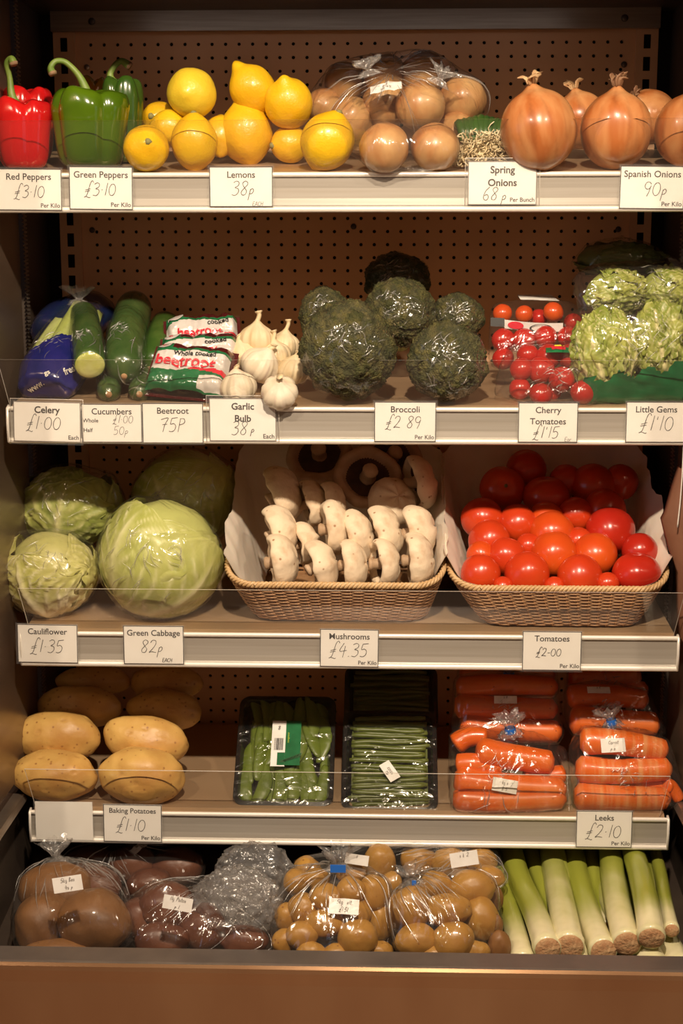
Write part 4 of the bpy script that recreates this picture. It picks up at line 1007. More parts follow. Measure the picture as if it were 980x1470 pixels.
for (lb, px, py, r, Y, m_) in (
    ('orange cherry tomato at left under the punnet film', 721, 450, 14, .17, 'tomato_or'), ('orange cherry tomato second from left in back punnet', 752, 451, 13, .17, 'tomato_or'),
    ('bright orange cherry tomato at right in back punnet', 794, 448, 15, .17, 'tomato_or'), ('dim cherry tomato between the orange ones in back punnet', 773, 456, 13, .19, 'cherry'),
    ('cherry tomato below white strip label at left', 722, 488, 17, .13, 'cherry'), ('cherry tomato below white strip label in the middle', 752, 487, 17, .13, 'cherry'),
    ('cherry tomato below white strip label at right', 783, 484, 17, .13, 'cherry'), ('cherry tomato at right end below the strip label', 815, 484, 16, .13, 'cherry'),
    ('cherry tomato low at far left of the back punnet', 722, 515, 16, .12, 'cherry'), ('cherry tomato deep inside back punnet at far right', 822, 462, 13, .18, 'cherry')):
    ch2.append(tomato(lb, px, py, r, Y, seed=px*.1, mat=m_, group='cherry tomatoes in the back punnet'))
cp = thing('punnet', 'clear punnet of cherry tomatoes behind, with strip label', 'punnet', (at(765,500,.17).x, .17, zs(2,.17)))
sh, bv = film_over('punnet_shell', ch2, cp, 'film', .004, .002, 4, extra=[at(704,520,.12), at(835,515,.12), at(712,438,.20), at(828,436,.20)], seed=6, shelf=2)
def strip(px0, py0, px1, py1, hw, Y, mat, name, off=.001, bend=0):
    a = at(px0, py0, Y); b = at(px1, py1, Y); n = 10; V = []
    for i in range(n+1):
        p = a.lerp(b, i/n); p = p + Vector((0, 0, -bend*math.sin(math.pi*i/n))); V += [p-Vector((0,0,hw)), p+Vector((0,.002,hw))]
    iw = Wm(cp).inverted()
    return mesh_obj(name, [iw @ q for q in V], [(2*i, 2*i+2, 2*i+3, 2*i+1) for i in range(n)], mat, cp)
strip(704, 462, 724, 463, .0065, .128, 'black', 'strip_label_end')
strip(724, 465, 808, 470, .0065, .128, 'printwhite', 'strip_label', bend=.002)
v, f = lathe([(0,0),(.009,.0),(.0095,-.001)], 20)
def flat_ellipse(name, px, py, Y, rx, rz, mat, parent, ang=0, hole=0, n=20):
    c = at(px, py, Y); V = []
    for i in range(n):
        a = 6.2832*i/n; x, z = math.cos(a)*rx, math.sin(a)*rz; x, z = x*math.cos(ang)-z*math.sin(ang), x*math.sin(ang)+z*math.cos(ang)
        V.append(c+Vector((x, 0, z)))
    Fc = [tuple(range(n))]
    if hole:
        V += [c+(v-c)*hole for v in V]; Fc = [(i, (i+1) % n, n+(i+1) % n, n+i) for i in range(n)]
    iw = Wm(parent).inverted(); return mesh_obj(name, [iw @ v for v in V], Fc, mat, parent, smooth=False)
flat_ellipse('printed_tomato', 740, 467, .1265, .012, .0055, 'printred', cp, -.1)
flat_ellipse('printed_ring', 776, 471, .1262, .017, .0058, 'black', cp, 0, .86)
V = [at(742,423,.20), at(790,423,.22), at(803,432,.185), at(747,430,.18)]; iw = Wm(cp).inverted()
mesh_obj('top_label', [iw @ v for v in V], [(0,3,2,1)], 'white_s', cp, smooth=False)

# ---- leafy heads: little gems, cauliflower, cabbage
def leafy(name, label, cat, P, rad, pole, leaves, mat, group=None, seed=0, core=.93, ruf=.05, vein=.02, wrap=None, shelf=None, lw=1.0, wr=.004, vn=5.0, neck=None, ragged=.12, step=.10, pale=.18, fmat='filmw'):
    t = thing(name, label, cat, P, group); rnd = random.Random(seed); pole = Vector(pole).normalized()
    V, Fc = blob([r*core for r in rad], seed, .05, 2.2, 4)
    mesh_obj('heart', V, Fc, mat, t, k=[.15]*len(V))
    for li in range(leaves):
        T = basis(pole+Vector((rnd.gauss(0, .12), rnd.gauss(0, .12), rnd.gauss(0, .12))))
        ph = li*2.4+rnd.uniform(-.3, .3); g0 = T @ Vector((math.cos(ph), math.sin(ph), 0)); p0 = T @ Vector((0, 0, 1)); nn = p0.cross(g0)
        Lm = rnd.uniform(1.7, 2.7); Wd = rnd.uniform(.75, 1.05)*lw; lift = core+.03+step*li/leaves; so = Vector((li*3.3+seed, li*1.1, seed*2))
        nu, nv = 44, 40; V, kk, Fc = [], [], []
        for j in range(nv+1):
            q = j/nv; th = q*Lm
            wq = Wd*(.30+.95*math.sin(min(1, q*1.05)*math.pi*.80)**.8)*(1 if q < .85 else math.sqrt(max(0, 1-((q-.85)/.155)**2)))
            for i in range(nu+1):
                u = i/nu*2-1
                edge = 1+ragged*noise.noise(Vector((u*4, q*8, li))+so); phi = u*wq*edge
                d = (p0*math.cos(th)+g0*math.sin(th))*math.cos(phi)+nn*math.sin(phi)
                rib = math.exp(-(phi/(.10*(1.25-q)))**2)*sm(1.0, .7, q)
                cc = (th*.95-abs(phi)*1.15)*vn+.5*noise.noise(Vector((phi*3, th*2, 0))+so); fr = abs(cc-round(cc))
                sv = math.exp(-(fr/.12)**2)*sm(.03, .2, abs(phi))*sm(wq*1.0, wq*.5, abs(phi))
                cc2 = (th*1.7+abs(phi)*2.2)*vn*1.3+noise.noise(Vector((phi*5, th*5, 3))+so); tv = math.exp(-((cc2-round(cc2))/.07)**2)*.35
                s = lift + ruf*(.25+abs(u)**2)*noise.noise(d*5+so) + .35*ruf*noise.noise(d*12+so) + vein*(rib+.55*sv+.3*tv) + (.02*abs(u)**3) + .05*max(0, q-.85)*(1 if li % 2 else 2)
                V.append(Vector((d.x*rad[0], d.y*rad[1], d.z*rad[2]))*s); kk.append(min(1, rib+.75*sv+tv*.6+pale*sm(.6, 0, q)))
        for j in range(nv):
            for i in range(nu): Fc.append((j*(nu+1)+i, j*(nu+1)+i+1, (j+1)*(nu+1)+i+1, (j+1)*(nu+1)+i))
        m_ = mat if not isinstance(mat, (list, tuple)) else mat[li % len(mat)]
        mesh_obj('leaf', V, Fc, m_, t, k=kk)
    if wrap: stretched(t, 'film_wrap', fmat, shelf, wr, neck=neck, seed=seed)
    return t
def headat(px, py, rx, ry, Y, k, dy=None):
    P = rest(px, py, k, ry) if Y is None else at(px, py, Y); u = mpp(P)
    return P, (rx*u, (dy or min(rx, ry))*u, ry*u)
g1 = []
for (lb, px, py, rx, ry, Y, sd) in (('little gem lettuce at left in the front bag, pale heart showing', 868, 505, 46, 60, .06, 1), ('little gem lettuce at right in the front bag by the frame edge', 954, 492, 46, 62, .065, 2)):
    P, rad = headat(px, py, rx, ry, Y, 2); g1.append(leafy('little_gem', lb, 'lettuce', P, rad, (.15,-.3,-.9) if sd == 1 else (0,-.3,-.9), 10, 'gem', 'little gem lettuces', sd, ruf=.22, vein=.035, lw=.8, vn=4, ragged=.3))
gb = thing('plastic_bag', 'clear bag of two little gem lettuces with green printed base', 'bag', (at(905,540,.06).x, .06, zs(2,.06)))
sh, bv = film_over('bag_film', g1, gb, 'filmw', .004, .006, 5, extra=[at(832,560,.04), at(990,570,.03), at(845,575,.02), at(818,455,.08)], neck=at(820,450,.06), seed=11, shelf=2)
def gcut(p):
    c = at(850, 545, p.y); d = at(985, 522, p.y); f = (p.x-c.x)/(d.x-c.x); return p.z < c.z+(d.z-c.z)*f + .006*math.sin(p.x*150) and p.y < .11
band_from(sh, gcut, 'printgreen', 'green_printed_base', gb)
g2 = []
for (lb, px, py, rx, ry, Y, sd) in (('little gem lettuce lying on top at left in upper bag', 882, 420, 44, 34, .14, 3), ('little gem lettuce lying on top at right in upper bag', 957, 418, 42, 34, .14, 4)):
    P, rad = headat(px, py, rx, ry, Y, 2, 36); g2.append(leafy('little_gem', lb, 'lettuce', P, rad, (1,-.2,-.3), 9, 'gem', 'little gem lettuces', sd, ruf=.22, vein=.03, lw=.8, vn=4, ragged=.3))
gb2 = thing('plastic_bag', 'clear bag with two little gems lying on top of another bag', 'bag', (at(905,420,.14).x, .14, at(905,450,.14).z))
film_over('bag_film', g2, gb2, 'filmw', .004, .006, 5, extra=[at(828,400,.12), at(835,450,.10), at(846,384,.16)], neck=at(822,398,.12), seed=12)
tuft('bag_gather', at(968,388,.16), (.8,-.1,.5), .035, .02, 'filmcr', gb2, 5)
P, rad = headat(885, 372, 62, 24, .26, 2, 40); leafy('little_gem', 'dark green lettuce bag in shade at the back of second shelf', 'lettuce', P, rad, (1,0,-.3), 8, 'gem_shade', 'little gem lettuces', 7, ruf=.2, wrap=True, fmat='film')

# ---- third shelf: cauliflowers, cabbages
P, rad = headat(71, 817, 69, 64, None, 3)
leafy('cauliflower', 'pale leafy cauliflower wrapped in film, front left', 'cauliflower', P, rad, (.1,-.25,-.95), 8, 'cauli', 'wrapped cauliflowers', 21, ruf=.07, vein=.08, lw=.95, ragged=.3, step=.2, pale=.75, core=.84, wrap=True, shelf=3, vn=3.2, wr=.005, neck=P+Vector((-.1,-.02,-.03)))
P, rad = headat(100, 724, 76, 60, .19, 3, 62)
leafy('cauliflower', 'greener cauliflower wrapped in film, behind the pale one', 'cauliflower', P, rad, (-.3,-.25,-.9), 8, 'cauli_g', 'wrapped cauliflowers', 22, ruf=.09, vein=.06, lw=1.0, ragged=.3, step=.18, pale=.4, core=.84, wrap=True, shelf=3, vn=3, wr=.006, neck=P+Vector((-.1,-.02,0)))
P, rad = headat(232, 797, 84, 85, None, 3)
leafy('green_cabbage', 'round pale green cabbage wrapped in film, front', 'cabbage', P, rad, (-.55,-.4,-.75), 9, 'cabbage', 'wrapped green cabbages', 23, ruf=.035, vein=.022, wrap=True, shelf=3, lw=1.25, vn=3.0, wr=.004, core=.95, ragged=.06, neck=P+Vector((-.03,-.04,-.09)))
P, rad = headat(268, 712, 74, 70, .25, 3)
leafy('green_cabbage', 'cabbage in shade behind the front one', 'cabbage', P, rad, (.4,-.3,-.8), 8, 'cabbage', 'wrapped green cabbages', 24, ruf=.035, vein=.022, wrap=True, shelf=3, lw=1.2, vn=3.4, core=.95, ragged=.06)

# ---- wicker baskets
def rrect(cx, hx, y0, y1, r, s):
    """point on a rounded rectangle outline, s in 0..1"""
    L1 = 2*(hx-r); L2 = (y1-y0)-2*r; ql = math.pi*r/2; tot = 2*L1+2*L2+4*ql; d = (s % 1)*tot
    for kind, ln in ((0,L1),('a',ql),(1,L2),('b',ql),(2,L1),('c',ql),(3,L2),('d',ql)):
        if d <= ln:
            t = d/ln if ln else 0
            if kind == 0: return (cx-hx+r+d, y0, 0, -1)
            if kind == 1: return (cx+hx, y0+r+d, 1, 0)
            if kind == 2: return (cx+hx-r-d, y1, 0, 1)
            if kind == 3: return (cx-hx, y1-r-d, -1, 0)
            a0, ox, oy = {'a':(-90, cx+hx-r, y0+r), 'b':(0, cx+hx-r, y1-r), 'c':(90, cx-hx+r, y1-r), 'd':(180, cx-hx+r, y0+r)}[kind]
            a = math.radians(a0+90*t); return (ox+r*math.cos(a), oy+r*math.sin(a), math.cos(a), math.sin(a))
        d -= ln
    return (cx-hx+r, y0, 0, -1)
def basket(label, xl, xr, pyl, xbl, xbr, pyb, seed=0, liner_seed=0, zback=1.168):
    yf, yb = .004, .318
    A = at(xl, pyl, yf); B = at(xr, pyl, yf); cx = (A.x+B.x)/2; hx = (B.x-A.x)/2-.004
    Pb = rest((xbl+xbr)/2, pyb, 3, 0); ybf = Pb.y; u = mpp(Pb); hb = (xbr-xbl)*u/2; cbx = Pb.x
    zfr = A.z; t = thing('wicker_basket', label, 'basket', (cx, (yf+yb)/2, zs(3, (yf+yb)/2)), 'wicker baskets on the third shelf'); o = Vector(t.location)
    def pt(s, q, out=0):
        bx, by, nx_, ny_ = rrect(cbx, hb, ybf, .285, .035, s); rx, ry, mx, my = rrect(cx, hx, yf, yb, .045, s)
        zr = zfr+(zback-zfr)*(ry-yf)/(yb-yf); zb = zs(3, by)+.0035
        qq = q; x = bx+(rx-bx)*qq**.85; y = by+(ry-by)*qq**.85; z = zb+(zr-zb)*qq
        return Vector((x+mx*out, y+my*out, z))-o
    rows = 22; NS = 70; per = 4; parts = []
    for r in range(rows):
        q = (r+.5)/rows*.96; n = NS*per; pts = []
        for i in range(n):
            w = .0017*math.cos(math.pi*2*i/(per*2)+math.pi*r); pts.append(pt(i/n, q, w))
        # ribbon-like willow strand: closed tube of 6 sides, taller at the back
        V, Fc = [], []; 
        for i in range(n):
            hq = (pt(i/n, min(1, q+.5/rows*.96)) - pt(i/n, max(0, q-.5/rows*.96))); up = hq*.52
            tt = (pts[(i+1) % n]-pts[i-1]).normalized(); nm = tt.cross(up.normalized())
            for (a, b) in ((1,.0),(.6,.0013),(-.6,.0013),(-1,0),(-.6,-.0013),(.6,-.0013)): V.append(pts[i]+up*a*.5*1.02+nm*b)
        for i in range(n):
            j = (i+1) % n
            for k_ in range(6): Fc.append((i*6+k_, i*6+(k_+1) % 6, j*6+(k_+1) % 6, j*6+k_))
        parts.append((V, Fc))
    V, Fc = join(parts); mesh_obj('woven_strands', V, Fc, 'wicker', t)['kind'] = 'stuff'
    parts = []
    for i in range(NS*2):
        if i % 2: continue
        s = (i+.5)/(NS*2); parts.append(tube([pt(s, q) for q in (0, .25, .5, .75, 1)], .0016, 5))
    V, Fc = join(parts); mesh_obj('stakes', V, Fc, 'wicker', t)['kind'] = 'stuff'
    # base sheet, plaited rim
    n = 60; V = [pt(i/n, 0) for i in range(n)]; mesh_obj('basket_base', V, [tuple(range(n))], 'wicker', t, smooth=False)
    parts = []
    for ph in (0, 2.09, 4.19):
        P_ = []; n = 420
        for i in range(n+1):
            s = i/n; a = s*2*math.pi*64+ph; c = pt(s, 1.0, .0022*math.cos(a)); c.z += .003*math.sin(a)+.002; P_.append(c)
        parts.append(tube(P_, .0027, 6, cap=False))
    V, Fc = join(parts); rim = mesh_obj('plaited_rim', V, Fc, 'rimw', t)
    # paper liner draped inside
    V, Fc = [], []; n = 160; m_ = 16
    for j in range(m_+1):
        for i in range(n):
            s = i/n; base = pt(s, 1); h = j/m_
            bx, by, mx, my = rrect(cx, hx, yf, yb, .045, s)
            corner = abs(math.sin(2*math.pi*(s*1.0)+.9))
            over = .05*noise.noise(Vector((math.cos(s*6.283)*3, math.sin(s*6.283)*3, liner_seed)))+.035*noise.noise(Vector((math.cos(s*6.283)*8, math.sin(s*6.283)*8, liner_seed+3)))
            isf = my < -.5; q = h*(1.0+(.012 if isf else .11)+max(-.02, over)*(.25 if isf else 1.0))
            inn = -.007-.0035*abs(noise.noise(Vector((s*40, h*3, liner_seed))))
            if q > 1.0: p = pt(s, 1, inn+(q-1)*(.10 if isf else .12)); p.z += (q-1)*.22
            else: p = pt(s, max(.06, q), inn)
            p.z += .002; V.append(p)
    for j in range(m_):
        for i in range(n): Fc.append((j*n+i, j*n+(i+1) % n, (j+1)*n+(i+1) % n, (j+1)*n+i))
    mesh_obj('paper_liner', V, Fc, 'liner', t)
    return t
basket('wicker basket lined with paper, holding flat mushrooms', 318, 642, 841, 364, 612, 893, 1, 2)
basket('wicker basket lined with paper, holding red tomatoes', 642, 967, 846, 694, 918, 901, 2, 9)

# ---- mushrooms
def mushroom(label, px, py, r, Y, axis, thick=.42, seed=0, name='flat_mushroom', gill=.62, mat='mush'):
    P = at(px, py, Y); u = mpp(P); R = r*u
    t = thing(name, label, 'mushroom', P, 'flat mushrooms in the basket', oriented(axis))
    off = Vector((seed*1.9, seed*.7, seed*2.3)); th = R*thick
    prof = [(0,th),(R*.3,th*.97),(R*.6,th*.82),(R*.85,th*.45),(R*.98,th*.0),(R*1.0,-th*.42),(R*.93,-th*.72),(R*.80,-th*.72),(R*.70,-th*.5),(R*gill,-th*.28)]
    pr = [(p.x, p.y) for p in cat_rom([Vector((a, b, 0)) for a, b in prof], 3)]; pr[0] = (0, th)
    def fn(v):
        a = math.atan2(v.y, v.x); rr = math.hypot(v.x, v.y)/R
        s = 1+.10*noise.noise(Vector((math.cos(a)*1.5, math.sin(a)*1.5, 0))+off)+.03*noise.noise(Vector((math.cos(a)*6, math.sin(a)*6, v.z/R*2))+off)
        return Vector((v.x*s, v.y*s, v.z*(1+.25*noise.noise(Vector((math.cos(a)*2, math.sin(a)*2, 5))+off))+R*.05*noise.noise(v*(2/R)+off)))
    mesh_obj('mushroom_cap', *lathe(pr, 48, fn), mat, t)
    V, Fc = [], []; n = 96
    for j, q in enumerate((.16, .45, gill+.16)):
        for i in range(n):
            a = 6.2832*i/n; V.append(fn(Vector((math.cos(a)*q*R, math.sin(a)*q*R, -th*.34+(R*.014 if i % 2 else -R*.014)+(R*.02 if j == 1 else 0)))))
    for j in range(2):
        for i in range(n): Fc.append((j*n+i, (j+1)*n+i, (j+1)*n+(i+1) % n, j*n+(i+1) % n))
    mesh_obj('gills', V, Fc, 'gills', t)
    C = [Vector((0, 0, -th*.2)), Vector((0, 0, -th*.7)), Vector((R*.05, 0, -R*.62))]
    mesh_obj('mushroom_stem', *tube(cat_rom(C, 4), [R*.26, R*.24, R*.22, R*.21, R*.21, R*.20, R*.22, R*.24, R*.2], 14), 'mstem', t)
    return t
SD = lambda a, b=.2, c=.15: (1.0, .38-b*.5, c*.8+.1)
for (lb, px, py, r, Y, ax, th) in (
    ('mushroom on edge at left end of the front row', 405, 805, 38, .045, SD(.85,.45,.05), .40), ('mushroom on edge second in the front row', 462, 811, 36, .045, SD(.9,.35,.25), .40),
    ('mushroom on edge third in the front row, in the middle', 508, 810, 34, .045, SD(.5,.8,.05), .40), ('narrow mushroom on edge fourth in the front row', 552, 808, 35, .045, SD(1,.15,-.05), .40),
    ('mushroom with split rim at right end of the front row', 601, 803, 37, .045, SD(.75,.6,0), .40),
    ('mushroom on edge at left end of the second row', 405, 762, 37, .095, SD(.8,.4,.35), .40), ('small curved mushroom second in the second row', 440, 780, 29, .09, SD(.9,.3,.1), .42),
    ('tall mushroom third in the second row', 482, 758, 37, .095, SD(.85,.5,0), .40), ('broad mushroom fourth in the second row', 516, 768, 37, .09, SD(.65,.7,.2), .40),
    ('mushroom fifth in the second row', 554, 764, 38, .095, SD(.75,.55,.25), .40), ('mushroom at right end of the second row', 602, 762, 38, .095, SD(.8,.55,.2), .40),
    ('dim mushroom leaning in third row at left', 408, 708, 40, .165, SD(.7,.5,.35), .40), ('dim mushroom on edge in third row', 450, 722, 32, .16, SD(.9,.3,.1), .40),
    ('dim mushroom behind the tall one in third row', 478, 722, 30, .155, SD(.9,.3,.1), .40), ('dim mushroom cap seen below the upturned one', 565, 718, 34, .165, (.3,-.7,.4), .40),
    ('dim ragged mushroom on edge at right of upturned ones', 604, 690, 38, .19, SD(.9,.3,.15), .38)):
    mushroom(lb, px, py, r*1.07, Y, ax, th*1.3, px*.13+py*.01)
mushroom('large upturned mushroom showing dark gills, in the middle', 527, 688, 49, .205, (-.1,.72,-.55), .42, 3, mat='mush_r')
mushroom('upturned mushroom showing gills at top, left of centre', 459, 656, 47, .262, (.1,.75,-.55), .42, 4, mat='mush_r')
mushroom('upturned mushroom at back right, overlapped by another', 560, 660, 47, .262, (-.2,.75,-.5), .42, 5, mat='mush_r')

# ---- big tomatoes
def TY(py): return .028 + max(0, (838-py))*.00142
big = [(689,824,29,'at left end of the front row'),(756,824,33,'second in front row, with round matt highlight'),(832,828,33,'third in the front row'),(913,823,35,'widest one, at right end of the front row'),
 (726,799,28,'second row left, above the front pair'),(794,796,34,'second row centre, most prominent'),(854,796,32,'second row, right of centre'),
 (702,776,30,'at left above the second row, shadow across its top'),(792,767,33,'orange one behind the central tomato'),(876,762,36,'large one highest at right in the light'),
 (918,791,26,'at far right, partly behind the front one'),(758,784,19,'small one glimpsed left of the centre'),(690,797,21,'orange one glimpsed at left behind second row'),(830,776,20,'glimpsed between centre and right tomatoes'),
 (722,842,15,'low gap between first and second front tomatoes'),(795,842,15,'low gap between second and third front tomatoes'),(872,838,17,'low gap between third and last front tomatoes'),
 (692,744,31,'in shade at left, third tier'),(742,752,29,'in shade behind the centre left'),(783,745,26,'in shade behind the orange one'),(826,739,26,'in shade right of centre, third tier'),(868,732,31,'in shade at right, third tier'),
 (721,702,33,'in shade high at left, stem scar visible'),(784,713,34,'wide one in shade, high in the centre'),(850,697,33,'in shade high at right with a small highlight'),(755,674,29,'topmost at the back left'),(890,692,26,'dark one at the back right'), (812,690,24,'dark one at back between the high pair')]
for i, (px, py, r, lb) in enumerate(big):
    mt = 'tomato_or' if 'orange' in lb or i in (5, 6) else ('tomato_dk' if i in (9, 10, 3) else 'tomato')
    tomato('red tomato in basket, '+lb if 'orange' not in lb else 'tomato in basket, '+lb, px, py, r, TY(py), 3, mt, 'tomato', 'tomato', 'tomatoes in the basket', .95 if i not in (3, 23) else .86, scar=(i in (22,)), seed=i, tilt=(.1, -.9, .3) if i == 22 else ((0,0,1) if i in (3, 23) else None))

# ---- baking potatoes
def potato(label, px, py, rx, ry, Y=None, k=4, mat='potato', seed=0, rot=0, name='baking_potato', group='baking potatoes', dy=None, sub=5):
    P = rest(px, py, k, ry*.97) if Y is None else at(px, py, Y); u = mpp(P); rd = (rx*u, (dy or ry*.95)*u, ry*u)
    V0, Fc = ico(sub); V, kk = [], []; off = Vector((seed*3.7, seed*1.9, seed)); rnd = random.Random(seed*13+1)
    eyes = [Vector((rnd.gauss(0, 1), rnd.gauss(-.6, 1), rnd.gauss(0, 1))).normalized() for _ in range(9)]
    for d in V0:
        s = 1+.09*noise.noise(d*1.2+off)+.035*noise.noise(d*2.8+off)+.006*noise.noise(d*12+off); kd = 0
        for e in eyes:
            q = (d-e).length
            if q < .2: s -= .05*math.exp(-(q/.06)**2)-.012*math.exp(-((q-.1)/.04)**2); kd = max(kd, math.exp(-(q/.045)**2))
        V.append(Vector((d.x*rd[0], d.y*rd[1], d.z*rd[2]))*s); kk.append(kd*.8)
    o = mesh_obj(name, V, Fc, mat, k=kk); T = Matrix.Rotation(rot, 4, 'Y'); T.translation = P; o.matrix_world = T
    return tag(o, label, 'potato', group)
potato('baking potato at front left, pitted at its right end', 78, 1113, 62, 37, seed=1)
potato('baking potato in front beside it, knobbly right end', 203, 1113, 61, 41, seed=2, rot=.08)
potato('baking potato on the left stack, second from front, well lit', 84, 1058, 61, 38, .095, seed=3)
potato('baking potato on the right stack, second from front, with dark scratch', 210, 1063, 62, 35, .09, seed=4, rot=.16)
potato('baking potato third up on the left stack, half in shadow', 114, 1014, 62, 30, .15, seed=5, rot=.05)
potato('baking potato third up on the right stack, in shadow', 236, 1019, 53, 31, .155, seed=6, rot=.08)
potato('baking potato at the very back of the left stack', 133, 978, 53, 22, .21, seed=7)
potato('baking potato at the very back of the right stack', 240, 980, 53, 26, .205, seed=8)

# ---- vegetable trays
def tray(label, bl, br, tl, Y0, Y1, depth=.026, label_cat='tray'):
    A = at(bl[0], bl[1], Y0); B = at(br[0], br[1], Y0); T_ = at(tl[0], tl[1], Y1)
    A.z = B.z = (A.z+B.z)/2; w = B.x-A.x; up = Vector((0, T_.y-A.y, T_.z-A.z)); h = up.length; up.normalize(); x = Vector((1,0,0)); nr = x.cross(up)
    o = Vector(((A.x+B.x)/2, A.y, A.z)); Tm = Matrix((x, up, nr)).transposed()
    t = thing('vegetable_tray', label, label_cat, o, 'black trays on the lowest shelf', Tm)
    def loop(ins, z, n=8, r=.018):
        pts = []; hx = w/2-ins; hy0, hy1 = ins, h-ins; r = max(.004, r-ins*.6)
        for cx, cy, a0 in ((hx-r, hy0+r, -90), (hx-r, hy1-r, 0), (-hx+r, hy1-r, 90), (-hx+r, hy0+r, 180)):
            for i in range(n+1):
                a = math.radians(a0+90*i/n); pts.append(Vector((cx+r*math.cos(a), cy+r*math.sin(a), z)))
        return pts
    rings = [loop(.012, -depth), loop(.003, -.004), loop(0, -.003), loop(0, .0), loop(.007, .001), loop(.009, -.003), loop(.016, -depth+.004)]
    n = len(rings[0]); V = [p for r in rings for p in r]; Fc = []
    for j in range(len(rings)-1):
        for i in range(n): Fc.append((j*n+i, j*n+(i+1) % n, (j+1)*n+(i+1) % n, (j+1)*n+i))
    Fc.append(tuple(range(n-1, -1, -1))); Fc.append(tuple(range(len(V)-n, len(V))))
    mesh_obj('tray_shell', V, Fc, 'tray', t, smooth=False)
    return t, Tm, w, h, loop
def tray_film(t, w, h, bulge=.006, seed=0):
    nx, ny = 46, 54; V = []
    for j in range(ny+1):
        for i in range(nx+1):
            u = i/nx-.5; q = j/ny; e = min(1, 6*min(.5-abs(u), q, 1-q))
            edge = max(0, 1-e)
            z = .0025+bulge*math.sin(math.pi*q)**.5*math.cos(math.pi*u)**.5*1.0 + .0022*abs(noise.noise(Vector((u*16, q*16, seed))))*(.4+edge)
            V.append(Vector((u*w*.985, q*h*.985+h*.007, z)))
    mesh_obj('tray_film', V, [(j*(nx+1)+i, j*(nx+1)+i+1, (j+1)*(nx+1)+i+1, (j+1)*(nx+1)+i) for j in range(ny) for i in range(nx)], 'film', t)
def podmesh(L, Wd, th, seed, curve=.1):
    n = 16; V, Fc = [], []; m_ = 10
    for i in range(n+1):
        s = i/n; wd = Wd*(math.sin(math.pi*min(1, max(0, s*.96+.02)))**.45); cx = curve*L*math.sin(math.pi*s)
        bump = 1+.30*abs(math.sin(s*math.pi*6))
        for j in range(m_):
            a = 6.2832*j/m_; V.append(Vector((cx+math.cos(a)*wd/2, (s-.5)*L, math.sin(a)*th/2*bump*(wd/Wd)**.7)))
    for i in range(n):
        for j in range(m_): Fc.append((i*m_+j, i*m_+(j+1) % m_, (i+1)*m_+(j+1) % m_, (i+1)*m_+j))
    Fc.append(tuple(range(m_-1, -1, -1))); Fc.append(tuple(range(n*m_, (n+1)*m_)))
    return V, Fc
t1, T1, w1, h1, lp = tray('black tray of mangetout pods with green barcode label', (333, 1157), (478, 1157), (345, 999), .022, .165)
rnd = random.Random(4); protos = [podmesh(.078*s, .024, .007, i, c) for i, (s, c) in enumerate(((1,.08),(.92,-.1),(1.05,.12),(.88,.03)))]
pm = []
for i, (V, Fc) in enumerate(protos):
    q = mesh_obj('mangetout_pod', V, Fc, 'pod', k=[.8*sm(.5, 0, abs(v.x)/.01) for v in V]); pm.append(q.data); bpy.data.objects.remove(q)
names_row = ('bottom', 'lower', 'upper', 'top'); 
pods = []; tags = []
ORD = 'first second third fourth fifth sixth seventh eighth ninth tenth eleventh twelfth thirteenth fourteenth fifteenth sixteenth seventeenth eighteenth nineteenth twentieth twenty-first twenty-second twenty-third twenty-fourth twenty-fifth twenty-sixth twenty-seventh twenty-eighth twenty-ninth thirtieth'.split()
for row in range(4):
    for c in range(9):
        o = bpy.data.objects.new('mangetout_pod', pm[rnd.randrange(4)]); COL.objects.link(o)
        x = (c-4)/8.6*(w1-.040)+rnd.gauss(0, .002); y = .034+row*.040+rnd.gauss(0, .004); z = -.012+(c % 2)*.005+row*.0012+rnd.uniform(0, .004)
        Mx = (Matrix.Translation(t1.location) @ T1.to_4x4() @ Matrix.Translation((x, y, z)) @ Matrix.Rotation(rnd.gauss(.05, .18), 4, 'Z') @ Matrix.Rotation(rnd.uniform(-.5, .5), 4, 'Y'))
        o.matrix_world = Mx; pods.append(o)
        tags.append((row, x, o))
for row in range(4):
    for n_, (r_, x_, o) in enumerate(sorted([q for q in tags if q[0] == row], key=lambda q: q[1])):
        tag(o, 'flat green mangetout pod, %s from left in the %s row of the tray' % (ORD[n_], names_row[row]), 'mangetout', 'mangetout pods in the tray')
tray_film(t1, w1, h1, .004, 1)
def onpack(t, name, x0, y0, x1, y1, z, mat):
    return mesh_obj(name, [Vector((x0,y0,z)), Vector((x1,y0,z)), Vector((x1,y1,z)), Vector((x0,y1,z))], [(0,1,2,3)], mat, t, smooth=False)
zl = .0105
lw_ = onpack(t1, 'white_label', -.022, .062, .000, .142, zl, 'white_s')
onpack(t1, 'green_label', .0, .064, .024, .142, zl, 'printgreen'); onpack(t1, 'green_label', -.012, .064, .0, .086, zl+.0003, 'printgreen')
V, Fc = [], []; x = -.0175; rnd = random.Random(2)
while x < -.003:
    wd = rnd.choice((.0004, .0008, .0012)); k_ = len(V); V += [Vector((x, .090, zl+.0006)), Vector((x+wd, .090, zl+.0006)), Vector((x+wd, .111, zl+.0006)), Vector((x, .111, zl+.0006))]; Fc.append((k_, k_+1, k_+2, k_+3)); x += wd+rnd.choice((.0004, .0007))
mesh_obj('barcode', V, Fc, 'black', t1, smooth=False)['kind'] = 'stuff'
